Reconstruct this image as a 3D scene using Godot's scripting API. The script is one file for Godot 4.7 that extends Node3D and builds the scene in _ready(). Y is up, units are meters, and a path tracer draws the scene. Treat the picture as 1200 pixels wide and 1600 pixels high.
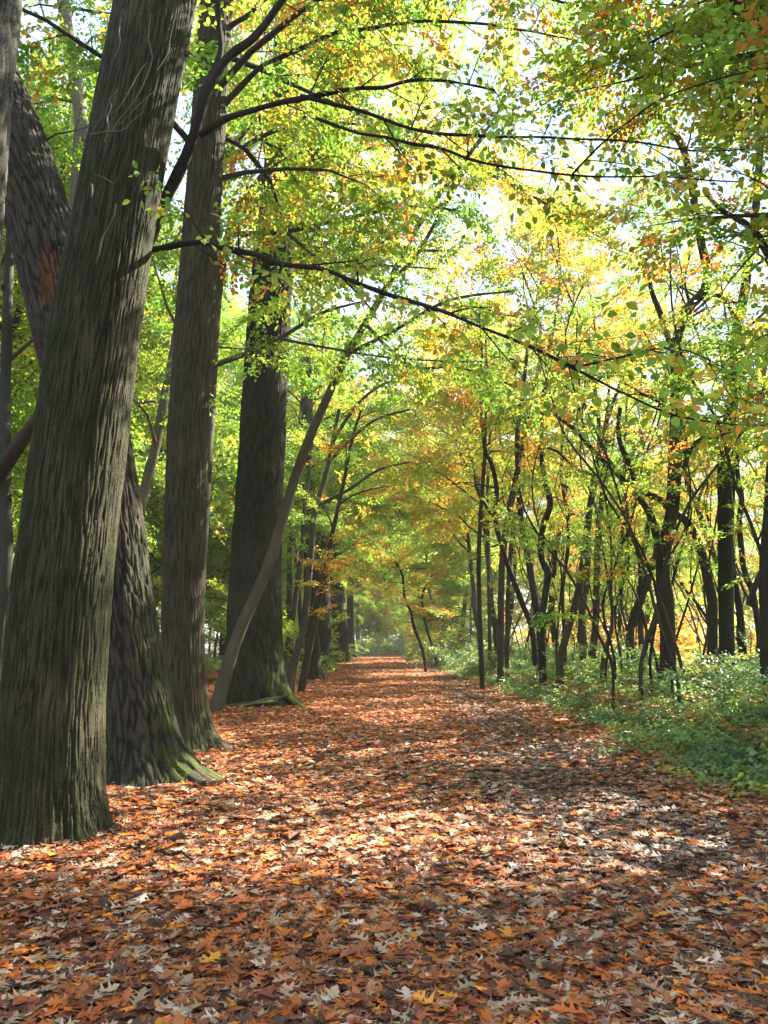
extends Node3D

const UP := Vector3.UP
var SUN := Vector3.ZERO            # unit vector towards the sun
var rng := RandomNumberGenerator.new()
var taken := {}
var n_sprays := 0
var lump := FastNoiseLite.new()
var fine := FastNoiseLite.new()
var warp := FastNoiseLite.new()
var bark_mat: StandardMaterial3D
var smooth_mat: StandardMaterial3D
var leaf_mat: StandardMaterial3D
var litter_mat: StandardMaterial3D
var bush_mat: StandardMaterial3D
var sprays := []                   # full sprays of leaves for near crowns
var far_sprays := []               # simpler sprays for far crowns
var blade: ArrayMesh
var lit := []                      # patches of ground that the sun reaches: [centre, half width, half depth, strength]


# ---------------------------------------------------------------- mesh buffer
class Mb:
	var v := PackedVector3Array()
	var n := PackedVector3Array()
	var c := PackedColorArray()
	var uv := PackedVector2Array()
	var ix := PackedInt32Array()

	func put(p: Vector3, nn: Vector3, col: Color, t := Vector2.ZERO) -> void:
		v.append(p); n.append(nn); c.append(col); uv.append(t)

	func tri(a: int, b: int, d: int) -> void:
		ix.append(a); ix.append(b); ix.append(d)

	func smooth() -> void:
		n.resize(v.size())
		n.fill(Vector3.ZERO)
		for k in range(0, ix.size(), 3):
			var a := ix[k]
			var b := ix[k + 1]
			var d := ix[k + 2]
			var f := (v[d] - v[a]).cross(v[b] - v[a])
			n[a] += f; n[b] += f; n[d] += f
		for k in n.size():
			n[k] = n[k].normalized()

	func mesh() -> ArrayMesh:
		var arr := []
		arr.resize(Mesh.ARRAY_MAX)
		arr[Mesh.ARRAY_VERTEX] = v
		arr[Mesh.ARRAY_NORMAL] = n
		arr[Mesh.ARRAY_COLOR] = c
		arr[Mesh.ARRAY_TEX_UV] = uv
		arr[Mesh.ARRAY_INDEX] = ix
		var m := ArrayMesh.new()
		m.add_surface_from_arrays(Mesh.PRIMITIVE_TRIANGLES, arr)
		return m


# a tree under construction
class Growing:
	var root: Node3D
	var twig := Mb.new()
	var at := []
	var tint := PackedColorArray()
	var pal := []
	var cull := false
	var space := 0.2
	var stem := []
	var bark := Color(0.05, 0.045, 0.035)


func numbered(called: String) -> String:
	var k: int = taken.get(called, -1) + 1
	taken[called] = k
	return called if k == 0 else "%s_%03d" % [called, k]


func thing(called: String, label: String, category: String, at: Vector3, group := "") -> Node3D:
	var o := Node3D.new()
	o.name = numbered(called)
	add_child(o)
	o.position = at
	o.set_meta("label", label)
	o.set_meta("category", category)
	if group:
		o.set_meta("group", group)
	return o


func part(called: String, mesh: Mesh, mat: Material, parent: Node) -> MeshInstance3D:
	var o := MeshInstance3D.new()
	o.name = called
	o.mesh = mesh
	o.material_override = mat
	parent.add_child(o, true)
	return o


func many(called: String, mesh: Mesh, mat: Material, parent: Node, at: Array, tint: PackedColorArray) -> MultiMeshInstance3D:
	var mm := MultiMesh.new()
	mm.transform_format = MultiMesh.TRANSFORM_3D
	mm.use_colors = true
	mm.mesh = mesh
	mm.instance_count = at.size()
	for k in at.size():
		mm.set_instance_transform(k, at[k])
		mm.set_instance_color(k, tint[k])
	var o := MultiMeshInstance3D.new()
	o.name = called
	o.multimesh = mm
	o.material_override = mat
	parent.add_child(o, true)
	o.set_meta("kind", "stuff")
	return o


func pick(pal: Array) -> Color:
	var sum := 0.0
	for e in pal:
		sum += e[1]
	var x := rng.randf() * sum
	for e in pal:
		x -= e[1]
		if x <= 0.0:
			var k := rng.randf_range(0.8, 1.2)
			var q: Color = e[0]
			return Color(q.r * k * rng.randf_range(0.88, 1.12), q.g * k, q.b * k, 1.0)
	return pal[0][0]


# ---------------------------------------------------------------- tubes and trunks
func spline(pts: Array, step: float) -> Array:
	var out := []
	for i in pts.size() - 1:
		var a: Vector4 = pts[maxi(i - 1, 0)]
		var b: Vector4 = pts[i]
		var d: Vector4 = pts[i + 1]
		var e: Vector4 = pts[mini(i + 2, pts.size() - 1)]
		var gap := Vector3(d.x - b.x, d.y - b.y, d.z - b.z).length()
		var m := maxi(1, int(gap / step))
		for k in m:
			var t := float(k) / m
			var t2 := t * t
			var t3 := t2 * t
			out.append(0.5 * (2.0 * b + (d - a) * t + (2.0 * a - 5.0 * b + 4.0 * d - e) * t2 + (3.0 * b - a - 3.0 * d + e) * t3))
	out.append(pts[-1])
	return out


func p3(q: Vector4) -> Vector3:
	return Vector3(q.x, q.y, q.z)


# a bough is never one even sweep: it kinks at every side shoot
func kinked(pts: Array) -> Array:
	var out := spline(pts, 0.22)
	for i in range(2, out.size() - 1):
		var k: float = 0.006 + out[i].w * 0.45
		out[i] += Vector4(rng.randf_range(-k, k), rng.randf_range(-k, k), rng.randf_range(-k, k), out[i].w * rng.randf_range(-0.08, 0.1))
	return out


func moved(pts: Array, by: Vector3) -> Array:
	var out := []
	for q in pts:
		out.append(q - Vector4(by.x, by.y, by.z, 0.0))
	return out


func add_tube(mb: Mb, pts: Array, sides: int, col: Color, rough := 0.0, moss := Color(0, 0, 0), tile := 0.35) -> void:
	var u := Vector3.RIGHT
	var first := mb.v.size()
	var along := 0.0
	var around := maxf(1.0, roundf(TAU * pts[0].w / tile))
	for i in pts.size():
		var p := p3(pts[i])
		var t := (p3(pts[mini(i + 1, pts.size() - 1)]) - p3(pts[maxi(i - 1, 0)])).normalized()
		if t.length() < 0.5:
			t = UP
		u = (u - t * u.dot(t))
		if u.length() < 0.05:
			u = t.cross(Vector3(0.3, 0.2, 0.9))
		u = u.normalized()
		var w := t.cross(u)
		if i > 0:
			along += p.distance_to(p3(pts[i - 1]))
		var r: float = pts[i].w
		for k in sides + 1:
			var a := TAU * float(k % sides) / sides
			var d := u * cos(a) + w * sin(a)
			var rr := r
			var q := col
			if rough > 0.0:
				var s := p + d * r
				var g := lump.get_noise_3d(s.x * 3.0, s.y * 1.2, s.z * 3.0)
				rr = r * (1.0 + rough * g)
				q = col * (1.0 + 0.5 * warp.get_noise_3d(s.x * 2.0, s.y, s.z * 2.0))
				if moss.g > 0.0:
					q = q.lerp(moss, clampf(0.6 * d.y + 0.7 * g + 0.25, 0.0, 0.9))
				q.a = 1.0
			mb.put(p + d * rr, d, q, Vector2(float(k) / sides * around, along / tile))
	for i in pts.size() - 1:
		for k in sides:
			var a := first + i * (sides + 1) + k
			var b := a + 1
			var d := a + sides + 1
			mb.tri(a, d, d + 1)
			mb.tri(a, d + 1, b)


# a big trunk whose bark is relief in the mesh: fissures, flare, roots, moss
func trunk_mesh(pts: Array, o: Dictionary) -> ArrayMesh:
	var ring := spline(pts, o.get("step", 0.03))
	var sides: int = o.get("sides", 200)
	var amp: float = o.get("amp", 0.012)
	var fq: float = o.get("freq", 16.0)
	var stretch: float = o.get("stretch", 0.12)
	var flare: float = o.get("flare", 0.25)
	var flare_h: float = o.get("flare_h", 0.3)
	var lobes: float = o.get("lobes", 5.0)
	var phase: float = o.get("phase", 0.0)
	var ridge_c: Color = o.get("ridge", Color(0.17, 0.15, 0.115))
	var gap_c: Color = o.get("gap", Color(0.06, 0.05, 0.04))
	var moss_c: Color = o.get("moss_c", Color(0.06, 0.085, 0.02))
	var moss_k: float = o.get("moss", 0.3)
	var moss_low: float = o.get("moss_low", 0.4)
	var moss_dir: Vector3 = o.get("moss_dir", Vector3(0, 0, 0))
	var wounds: Array = o.get("wounds", [])
	var spurs: Array = o.get("spurs", [])      # [direction x, direction z, reach in metres, height, sharpness]
	var mb := Mb.new()
	var y0: float = pts[0].y
	var cs := []
	for k in sides + 1:
		var a := TAU * float(k % sides) / sides
		cs.append(Vector2(cos(a), sin(a)))
	for i in ring.size():
		var q: Vector4 = ring[i]
		var p := p3(q)
		var r := q.w
		var hgt := maxf(0.0, q.y)
		var fl := flare * exp(-hgt / flare_h) + 0.10 * flare * exp(-hgt / (flare_h * 5.0))
		for k in sides + 1:
			var c: Vector2 = cs[k]
			var d := Vector3(c.x, 0.0, -c.y)
			var s := Vector3(c.x * r, q.y, -c.y * r)
			var ang := atan2(c.y, c.x)
			var lob := 0.5 + 0.5 * sin(ang * lobes + phase + 1.3 * sin(ang * 2.0 + phase))
			var big := lump.get_noise_3d(s.x * 1.6 + phase * 9.0, s.y * 0.7, s.z * 1.6)
			var wx := warp.get_noise_3d(s.x * 2.5, s.y * 1.1 + phase, s.z * 2.5) * 0.018
			var f1 := fine.get_noise_3d((s.x + wx) * fq, s.y * fq * stretch + phase * 5.0, (s.z - wx) * fq)
			var f2 := fine.get_noise_3d((s.x - wx) * fq * 2.7 + 31.0, s.y * fq * stretch * 3.2, (s.z + wx) * fq * 2.7)
			var h := smoothstep(0.0, 0.34, absf(f1)) * 0.68 + smoothstep(-0.45, 0.45, f2) * 0.32
			var rr := r * (1.0 + 0.035 * big + fl * (0.35 + 1.1 * lob)) + amp * (1.0 + 0.8 * exp(-hgt / 0.45)) * (h - 0.5) * 2.0 + (0.03 * exp(-hgt / 0.4)) * warp.get_noise_3d(s.x * 7.0, s.y * 5.0, s.z * 7.0 + phase)
			if hgt < 2.0:
				for sp in spurs:
					var cs2: float = maxf(0.0, cos(ang - atan2(-sp[1], sp[0]) + 0.25 * big))
					rr += sp[2] * exp(-hgt / sp[3]) * pow(cs2, sp[4])
			var col := gap_c.lerp(ridge_c, smoothstep(0.15, 0.95, h))
			col = col * (1.0 + 0.35 * warp.get_noise_3d(s.x * 5.0, s.y * 1.5, s.z * 5.0 + phase))
			var m := moss_k * (0.55 + 1.5 * warp.get_noise_3d(s.x * 1.7 + 9.0, s.y * 0.9, s.z * 1.7 + phase))
			m += moss_low * exp(-hgt / 0.7) * (0.6 + 0.9 * big)
			if moss_dir != Vector3.ZERO:
				m += moss_dir.length() * clampf(d.dot(moss_dir.normalized()) * 2.2 - 1.0, 0.0, 1.0) * exp(-hgt / o.get("moss_h", 0.9)) * (0.55 + 1.9 * warp.get_noise_3d(s.x * 8.0, s.y * 3.0, s.z * 8.0))
			col = col.lerp(moss_c * (0.75 + 0.5 * h), clampf(m, 0.0, 0.95))
			var pos := p + d * rr
			for wd in wounds:     # [centre, half width, half height, colour, depth]
				var e := Vector2((pos - wd[0]).dot(UP.cross(wd[5])) / wd[1], (pos.y - wd[0].y) / wd[2]).length() + 0.35 * f1
				if e < 1.0 and d.dot(wd[5]) > 0.2:
					var z := smoothstep(1.0, 0.8, e)
					pos -= d * (wd[4] * z - amp * (h - 0.5) * 1.2 * z)
					var wc: Color = wd[3]
					col = col.lerp(wc * (0.55 + 0.9 * h), z)
			col.a = 1.0
			mb.put(pos, d, col, Vector2(float(k) / sides * roundf(TAU * pts[0].w / 0.4), (q.y - y0) / 0.4))
	for i in ring.size() - 1:
		for k in sides:
			var a := i * (sides + 1) + k
			var d := a + sides + 1
			mb.tri(a, d, d + 1)
			mb.tri(a, d + 1, a + 1)
	mb.smooth()
	for i in ring.size():       # close the seam of the normals
		var a := i * (sides + 1)
		var s := (mb.n[a] + mb.n[a + sides]).normalized()
		mb.n[a] = s
		mb.n[a + sides] = s
	return mb.mesh()


# ---------------------------------------------------------------- leaves
func add_leaf(mb: Mb, xf: Transform3D, L: float, W: float, col: Color, full: bool) -> void:
	var b := xf.basis
	var first := mb.v.size()
	var nl := (b.y + b.z * 0.35).normalized()
	var nr := (b.y - b.z * 0.35).normalized()
	if full:
		var fr := [0.0, 0.25, 0.52, 0.8, 1.0]
		var wd := [0.02, 0.41, 0.5, 0.27, 0.0]
		var curl := rng.randf_range(-0.05, 0.22)
		for s in [1.0, -1.0]:
			var o := mb.v.size()
			var nn: Vector3 = nr if s > 0 else nl
			for i in 5:
				var y: float = -curl * L * fr[i] * fr[i]
				mb.put(xf * Vector3(L * fr[i], y, 0), nn, col)
				mb.put(xf * Vector3(L * fr[i], y + W * wd[i] * 0.33, s * W * wd[i]), nn, col)
			for i in 4:
				var a := o + i * 2
				if s > 0:
					mb.tri(a, a + 2, a + 1)
					mb.tri(a + 2, a + 3, a + 1)
				else:
					mb.tri(a, a + 1, a + 2)
					mb.tri(a + 2, a + 1, a + 3)
	else:
		mb.put(xf * Vector3.ZERO, b.y, col)
		mb.put(xf * Vector3(L * 0.45, W * 0.1, W * 0.5), nr, col)
		mb.put(xf * Vector3(L, 0, 0), b.y, col)
		mb.put(xf * Vector3(L * 0.45, W * 0.1, -W * 0.5), nl, col)
		mb.tri(first, first + 2, first + 1)
		mb.tri(first, first + 3, first + 2)


func leaf_tone() -> Color:
	var k := rng.randf_range(0.72, 1.25)
	var y := rng.randf()
	if y < 0.10:
		return Color(1.7 * k, 0.85 * k, 0.8 * k)
	if y < 0.22:
		return Color(1.35 * k, 1.0 * k, 0.8 * k)
	return Color(k * rng.randf_range(0.85, 1.1), k, k)


# where the leaves of one flat spray sit, along +x, faces up
func spray_places(length: float, count: int, L: float) -> Array:
	var out := []
	var shoots := [[Vector3.ZERO, 0.0, length]]
	for k in 4:
		var s := 1.0 if k % 2 == 0 else -1.0
		shoots.append([Vector3(length * (0.18 + 0.17 * k), -0.02 * k * length, 0), s * rng.randf_range(0.55, 0.95), length * rng.randf_range(0.35, 0.6)])
	var total := 0.0
	for s in shoots:
		total += s[2]
	for s in shoots:
		var m := maxi(3, int(count * s[2] / total))
		var side := 1.0
		for k in m:
			var t: float = (k + 0.6) / m
			var dir := Vector3(cos(s[1]), -0.12 * t, sin(s[1]))
			var p: Vector3 = s[0] + dir * s[2] * t + Vector3(0, rng.randf_range(-0.07, 0.07), 0)
			side = -side
			var yaw: float = -s[1] - side * rng.randf_range(0.5, 1.05) * (1.0 if k < m - 1 else 0.1)
			var bs := Basis(UP, yaw) * Basis(Vector3.FORWARD, rng.randf_range(-0.2, 0.9)) * Basis(Vector3.RIGHT, rng.randf_range(-0.9, 0.9))
			out.append([Transform3D(bs, p), L * rng.randf_range(0.75, 1.2)])
	return out


func make_spray(length: float, count: int, L: float, full: bool) -> ArrayMesh:
	var mb := Mb.new()
	var wood := Color(0.16, 0.08, 0.12)
	add_tube(mb, [Vector4(0, 0, 0, 0.004), Vector4(length * 0.5, -0.01, 0.01, 0.003), Vector4(length, -0.05, 0, 0.0015)], 3, wood)
	for p in spray_places(length, count, L):
		add_leaf(mb, p[0], p[1], p[1] * rng.randf_range(0.6, 0.74), leaf_tone(), full)
	return mb.mesh()


# a lobed oak leaf for the litter
func oak_leaf(L: float, curl: float, bend: float, twist: float) -> ArrayMesh:
	var mb := Mb.new()
	var ox := [-0.22, 0.0, 0.08, 0.2, 0.24, 0.34, 0.47, 0.50, 0.62, 0.72, 0.74, 0.84, 0.92, 1.0]
	var oz := [0.008, 0.012, 0.10, 0.30, 0.12, 0.13, 0.44, 0.13, 0.12, 0.36, 0.11, 0.16, 0.07, 0.0]
	for s in [1.0, -1.0]:
		var o := mb.v.size()
		for i in ox.size():
			var x: float = ox[i]
			var z: float = oz[i] * s * rng.randf_range(0.85, 1.15)
			var shift: float = x + (0.05 if oz[i] > 0.25 else 0.0)
			mb.put(bent(x, 0.0, L, curl, bend, twist), UP, Color.WHITE)
			mb.put(bent(shift, z, L, curl, bend, twist), UP, Color.WHITE)
		for i in ox.size() - 1:
			var a := o + i * 2
			if s > 0:
				mb.tri(a, a + 2, a + 1)
				mb.tri(a + 2, a + 3, a + 1)
			else:
				mb.tri(a, a + 1, a + 2)
				mb.tri(a + 2, a + 1, a + 3)
	mb.smooth()
	return mb.mesh()


func bent(x: float, z: float, L: float, curl: float, bend: float, twist: float) -> Vector3:
	var y := curl * absf(z) * 1.4 + bend * (x - 0.4) * (x - 0.4) + twist * z * (x - 0.4)
	return Vector3((x - 0.4) * L, y * L, z * L)


# ---------------------------------------------------------------- growing crowns
func sunlit(p: Vector3) -> float:
	var g := p - SUN * (p.y / SUN.y)
	var best := 0.0
	for e in lit:
		var d := Vector2((g.x - e[0].x) / (e[1] + 0.6), (g.z - e[0].z) / (e[2] + 0.6)).length()
		best = maxf(best, e[3] * smoothstep(1.25, 0.8, d))
	return best


func set_spray(t: Growing, p: Vector3, dir: Vector3, size: float) -> void:
	if t.cull and rng.randf() < sunlit(p + t.root.position):
		return
	var f := Vector3(dir.x, clampf(dir.y, -0.6, 0.5) - 0.15, dir.z)
	if f.length() < 0.05:
		f = Vector3(1, 0, 0)
	f = f.normalized()
	var side := f.cross(UP).normalized()
	var up := side.cross(f)
	var b := Basis(f, up, side) * Basis(Vector3.RIGHT, rng.randf_range(-0.8, 0.8)) * Basis(Vector3.FORWARD, rng.randf_range(-0.4, 0.4)) * Basis(UP, rng.randf_range(-0.4, 0.4))
	t.at.append(Transform3D(b.scaled_local(Vector3.ONE * size), p))
	t.tint.append(pick(t.pal))


# side twigs and sprays along a limb (points in the tree's own axes)
func dress(t: Growing, limb: Array, from: float, gap: float, reach: float, size := 1.0, flat := true) -> void:
	var pts := spline(limb, gap)
	var n := pts.size()
	var s := 1.0
	for i in n:
		var f := float(i) / maxi(1, n - 1)
		if f < from:
			continue
		var p := p3(pts[i])
		var tan := (p3(pts[mini(i + 1, n - 1)]) - p3(pts[maxi(i - 1, 0)])).normalized()
		s = -s
		var side := tan.cross(UP)
		side = Vector3(cos(i * 2.4), 0, sin(i * 2.4)) if side.length() < 0.3 else side.normalized()
		var dir := side * s * rng.randf_range(0.5, 1.0) + tan * rng.randf_range(0.3, 0.9) + UP * rng.randf_range(-0.45, 0.6)
		if not flat:
			dir = Vector3(rng.randfn(), 0.25 + rng.randf() * 0.4, rng.randfn())
		dir = dir.normalized()
		var len := reach * rng.randf_range(0.45, 1.0) * (1.0 - 0.45 * f)
		var q := p + dir * len + Vector3(0, -0.06 * len * len, 0)
		var mid := p.lerp(q, 0.5) + Vector3(rng.randf_range(-0.06, 0.06), 0.05 * len, rng.randf_range(-0.06, 0.06)) * len
		var r := minf(pts[i].w * 0.55, 0.006 + 0.006 * len)
		add_tube(t.twig, [Vector4(p.x, p.y, p.z, r), Vector4(mid.x, mid.y, mid.z, r * 0.75), Vector4(q.x, q.y, q.z, 0.002)], 4, t.bark)
		for e in (2 if len > 0.5 else 1):
			var a0 := mid.lerp(q, rng.randf_range(-0.6, 0.5))
			var d0 := (dir.rotated(UP, rng.randf_range(0.4, 1.0) * (1.0 if e == 0 else -1.0)) + UP * rng.randf_range(-0.3, 0.4)).normalized()
			var b0 := a0 + d0 * len * rng.randf_range(0.3, 0.6)
			add_tube(t.twig, [Vector4(a0.x, a0.y, a0.z, r * 0.55), Vector4(b0.x, b0.y, b0.z, 0.0015)], 3, t.bark)
		var m := maxi(1, int(len / t.space))
		for k in m:
			var u := (k + 0.7) / m
			var a := p.lerp(mid, u * 2.0) if u < 0.5 else mid.lerp(q, u * 2.0 - 1.0)
			var d2 := dir.rotated(UP, rng.randf_range(-0.9, 0.9))
			set_spray(t, a, d2, size * rng.randf_range(0.75, 1.15))


func limb_from(p: Vector3, dir: Vector3, len: float, r: float, droop: float) -> Array:
	var out := [Vector4(p.x, p.y, p.z, r)]
	var d := dir.normalized()
	var q := p
	var m := 5
	for k in m:
		q += d * len / m
		d = (d + Vector3(rng.randf_range(-0.28, 0.28), rng.randf_range(-0.12, 0.14) - droop / m, rng.randf_range(-0.28, 0.28))).normalized()
		out.append(Vector4(q.x, q.y, q.z, lerpf(r, 0.004, (k + 1.0) / m)))
	return out


# limbs and leaves up a trunk, from height lo to its top
func crown(t: Growing, trunk: Array, lo: float, hi: float, reach: float, limbs: int, size := 1.0, gap := 0.4, rise := 0.6, sway := Vector3.ZERO) -> void:
	var pts := spline(trunk, 0.2)
	var turn := rng.randf() * TAU
	for k in limbs:
		var y := lerpf(lo, hi, pow((k + 0.5) / limbs, 0.85))
		var best: Vector4 = pts[0]
		for q in pts:
			if absf(q.y - y) < absf(best.y - y):
				best = q
		turn += 2.4 + rng.randf_range(-0.4, 0.4)
		var g := (y - lo) / maxf(0.1, hi - lo)
		var len := reach * (0.75 + 0.5 * sin(PI * minf(1.0, g * 0.9 + 0.12))) * (1.0 - 0.55 * g * g) * rng.randf_range(0.7, 1.1)
		var dir := Vector3(cos(turn), rise * rng.randf_range(0.0, 1.8) + 0.4 * g, sin(turn)) + sway
		var limb := limb_from(p3(best), dir, len, minf(best.w * 0.6, 0.012 + 0.011 * len), 0.7)
		add_tube(t.twig, limb, 5, t.bark)
		dress(t, limb, 0.15, gap, minf(1.4, len * 0.5), size)
	var top := p3(pts[-1])
	for k in 4:
		set_spray(t, top, Vector3(cos(k * 1.6), 0.4, sin(k * 1.6)), size)


func finish(t: Growing, spray: Mesh) -> void:
	n_sprays += t.at.size()
	if t.twig.v.size():
		part("twigs", t.twig.mesh(), smooth_mat, t.root).set_meta("kind", "stuff")
	if t.at.size():
		many("crown", spray, leaf_mat, t.root, t.at, t.tint)


# a tree from traced stems: the first is the trunk, the others its branches
func stem_tree(called: String, label: String, stems: Array, o := {}) -> Growing:
	var t := Growing.new()
	var base := p3(stems[0][0])
	base.y = 0.0
	t.root = thing(called, label, "tree", base, o.get("group", ""))
	t.pal = o.get("pal", GREEN)
	t.cull = o.get("cull", true)
	t.bark = o.get("bark", Color(0.045, 0.04, 0.032))
	var moss: Color = o.get("moss", Color(0, 0, 0))
	var tall: float = o.get("top", 0.0)
	for k in stems.size():
		var pts := moved(stems[k], base)
		if k == 0 and tall > 0.0:
			var e: Vector4 = pts[-1]
			var d := p3(e) - p3(pts[-2])
			d = (d.normalized() + UP * 0.7).normalized()
			while e.y < tall:
				d = (d + Vector3(rng.randf_range(-0.22, 0.22), 0.12, rng.randf_range(-0.22, 0.22))).normalized()
				var q := p3(e) + d * 1.1
				e = Vector4(q.x, q.y, q.z, maxf(0.012, e.w * 0.86))
				pts.append(e)
		var mb := Mb.new()
		add_tube(mb, spline(pts, 0.12 if pts[0].w > 0.03 else 0.25), 12 if pts[0].w > 0.05 else 7, t.bark, o.get("rough", 0.12), moss)
		part("trunk" if k == 0 else "branch", mb.mesh(), smooth_mat, t.root)
		if k == 0:
			if o.get("limbs", 8) > 0:
				crown(t, pts, o.get("lo", 4.0), pts[-1].y, o.get("reach", 2.2), o.get("limbs", 8), o.get("size", 1.0), o.get("gap", 0.4), o.get("rise", 0.6), o.get("sway", Vector3.ZERO))
		else:
			dress(t, pts, o.get("bare", 0.45), o.get("bgap", 0.35), o.get("breach", 1.1), o.get("size", 1.0))
	return t


# a whole grown tree to be copied
func proto(height: float, r: float, lo: float, reach: float, limbs: int, pal: Array, size: float, gap: float, wob: float, spray: Mesh, bark: Color, rise := 0.6) -> Node3D:
	var t := Growing.new()
	t.root = Node3D.new()
	t.pal = pal
	t.bark = bark
	var pts := []
	var p := Vector3(0, -0.15, 0)
	var d := Vector3(rng.randf_range(-0.1, 0.1), 1, rng.randf_range(-0.1, 0.1)).normalized()
	var m := int(height / 1.1)
	for k in m + 1:
		pts.append(Vector4(p.x, p.y, p.z, lerpf(r, 0.015, pow(float(k) / m, 0.9)) * (1.25 if k == 0 else 1.0)))
		p += d * height / m
		d = (d + Vector3(rng.randf_range(-wob, wob), 0.15, rng.randf_range(-wob, wob))).normalized()
	var mb := Mb.new()
	add_tube(mb, spline(pts, 0.3), 9, bark, 0.14)
	part("trunk", mb.mesh(), smooth_mat, t.root)
	crown(t, pts, lo, height - 0.3, reach, limbs, size, gap, rise)
	finish(t, spray)
	return t.root


func plant(p: Node3D, called: String, label: String, category: String, at: Vector3, turn: float, size: float, group: String) -> Node3D:
	var o: Node3D = p.duplicate()
	o.name = numbered(called)
	add_child(o)
	o.position = at
	o.rotation.y = turn
	o.scale = Vector3.ONE * size
	o.set_meta("label", label)
	o.set_meta("category", category)
	if group:
		o.set_meta("group", group)
	return o


# whether a grown tree at p would stand in the way of the sun for one of the sunlit patches
func in_the_light(p: Vector3, lo: float, hi: float) -> bool:
	for k in 6:
		var h := lerpf(lo, hi, k / 5.0)
		if sunlit(p + Vector3(0, h, 0)) > 0.3 or sunlit(p + Vector3(1.5, h, 1.0)) > 0.3 or sunlit(p + Vector3(-1.5, h, -1.0)) > 0.3:
			return true
	return false


func ground_y(x: float, z: float) -> float:
	var h := 0.03 * lump.get_noise_2d(x * 2.2, z * 2.2) + 0.012 * warp.get_noise_2d(x * 5.0, z * 5.0)
	h += 0.22 * smoothstep(4.6, 8.0, x) + 0.12 * smoothstep(-2.6, -6.0, x)
	h += 0.5 * lump.get_noise_2d(x * 0.3, z * 0.3) * smoothstep(8.0, 25.0, absf(x - 1.0))
	return h


const GREEN := [[Color(0.21, 0.36, 0.04), 4.0], [Color(0.31, 0.44, 0.045), 3.0], [Color(0.5, 0.48, 0.06), 1.2]]
const LIME := [[Color(0.29, 0.46, 0.045), 4.0], [Color(0.42, 0.54, 0.055), 2.6], [Color(0.2, 0.37, 0.04), 2.8], [Color(0.6, 0.5, 0.06), 0.5]]
const YELLOW := [[Color(0.64, 0.54, 0.06), 2.6], [Color(0.4, 0.48, 0.05), 3.4], [Color(0.7, 0.34, 0.04), 1.4]]
const ORANGE := [[Color(0.72, 0.31, 0.04), 3.0], [Color(0.7, 0.5, 0.06), 2.4], [Color(0.47, 0.46, 0.05), 1.0]]
const MIXED := [[Color(0.23, 0.39, 0.04), 4.6], [Color(0.36, 0.47, 0.05), 3.0], [Color(0.64, 0.49, 0.06), 1.6], [Color(0.68, 0.28, 0.04), 1.0]]
const BUSH := [[Color(0.17, 0.29, 0.10), 4.0], [Color(0.30, 0.42, 0.11), 3.0], [Color(0.46, 0.45, 0.09), 1.0]]
const LITTER := [[Color(0.40, 0.25, 0.14), 3.4], [Color(0.36, 0.11, 0.036), 3.6], [Color(0.52, 0.13, 0.025), 1.8], [Color(0.08, 0.036, 0.022), 3.0], [Color(0.60, 0.44, 0.30), 0.8], [Color(0.20, 0.062, 0.028), 3.0], [Color(0.72, 0.25, 0.03), 0.6]]
const TRODDEN := [[Color(0.07, 0.045, 0.035), 4.0], [Color(0.13, 0.075, 0.05), 3.0], [Color(0.22, 0.14, 0.10), 2.0], [Color(0.36, 0.27, 0.2), 1.0]]
const RED_LITTER := [[Color(0.55, 0.15, 0.03), 3.0], [Color(0.36, 0.10, 0.035), 3.0], [Color(0.16, 0.05, 0.03), 1.5], [Color(0.70, 0.26, 0.04), 1.4], [Color(0.50, 0.30, 0.19), 2.2]]


func _ready() -> void:
	rng.seed = 7
	# ------------------------------------------------ camera, sky, sun, exposure
	var cam := Camera3D.new()
	cam.name = "camera"
	add_child(cam)
	cam.position = Vector3(0, 1.5, 0)
	cam.rotation_degrees = Vector3(10.209, -0.586, 0)
	cam.fov = 69.416
	cam.near = 0.1
	cam.far = 1500.0
	cam.current = true
	var sun_way := deg_to_rad(52.0)
	var sun_high := deg_to_rad(42.0)
	SUN = Vector3(sin(sun_way) * cos(sun_high), sin(sun_high), -cos(sun_way) * cos(sun_high))
	var env := Environment.new()
	env.background_mode = Environment.BG_SKY
	var sky := ProceduralSkyMaterial.new()
	sky.sky_top_color = Color(0.66, 0.76, 0.90)
	sky.sky_horizon_color = Color(0.92, 0.94, 0.96)
	sky.sky_curve = 0.2
	sky.ground_bottom_color = Color(0.14, 0.10, 0.07)
	sky.ground_horizon_color = Color(0.32, 0.30, 0.24)
	sky.sun_angle_max = 25.0
	env.sky = Sky.new()
	env.sky.sky_material = sky
	env.background_energy_multiplier = 0.40
	env.tonemap_mode = Environment.TONE_MAPPER_LINEAR
	env.tonemap_exposure = 6.8
	env.fog_enabled = true
	env.fog_density = 0.0009
	env.fog_light_color = Color(0.95, 0.95, 0.88)
	env.sdfgi_enabled = true
	env.ssao_enabled = true
	env.ssil_enabled = true
	var we := WorldEnvironment.new()
	we.name = "environment"
	we.environment = env
	add_child(we)
	var sun := DirectionalLight3D.new()
	sun.name = "sun"
	sun.light_color = Color(1.0, 0.97, 0.91)
	sun.light_energy = 1.6
	sun.light_angular_distance = 0.5
	sun.shadow_enabled = true
	add_child(sun)
	sun.look_at_from_position(SUN * 50.0, Vector3.ZERO)

	prepare()
	ground()
	avenue()
	right_wood()
	deep_wood()
	verge()
	debris()
	litter()


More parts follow.
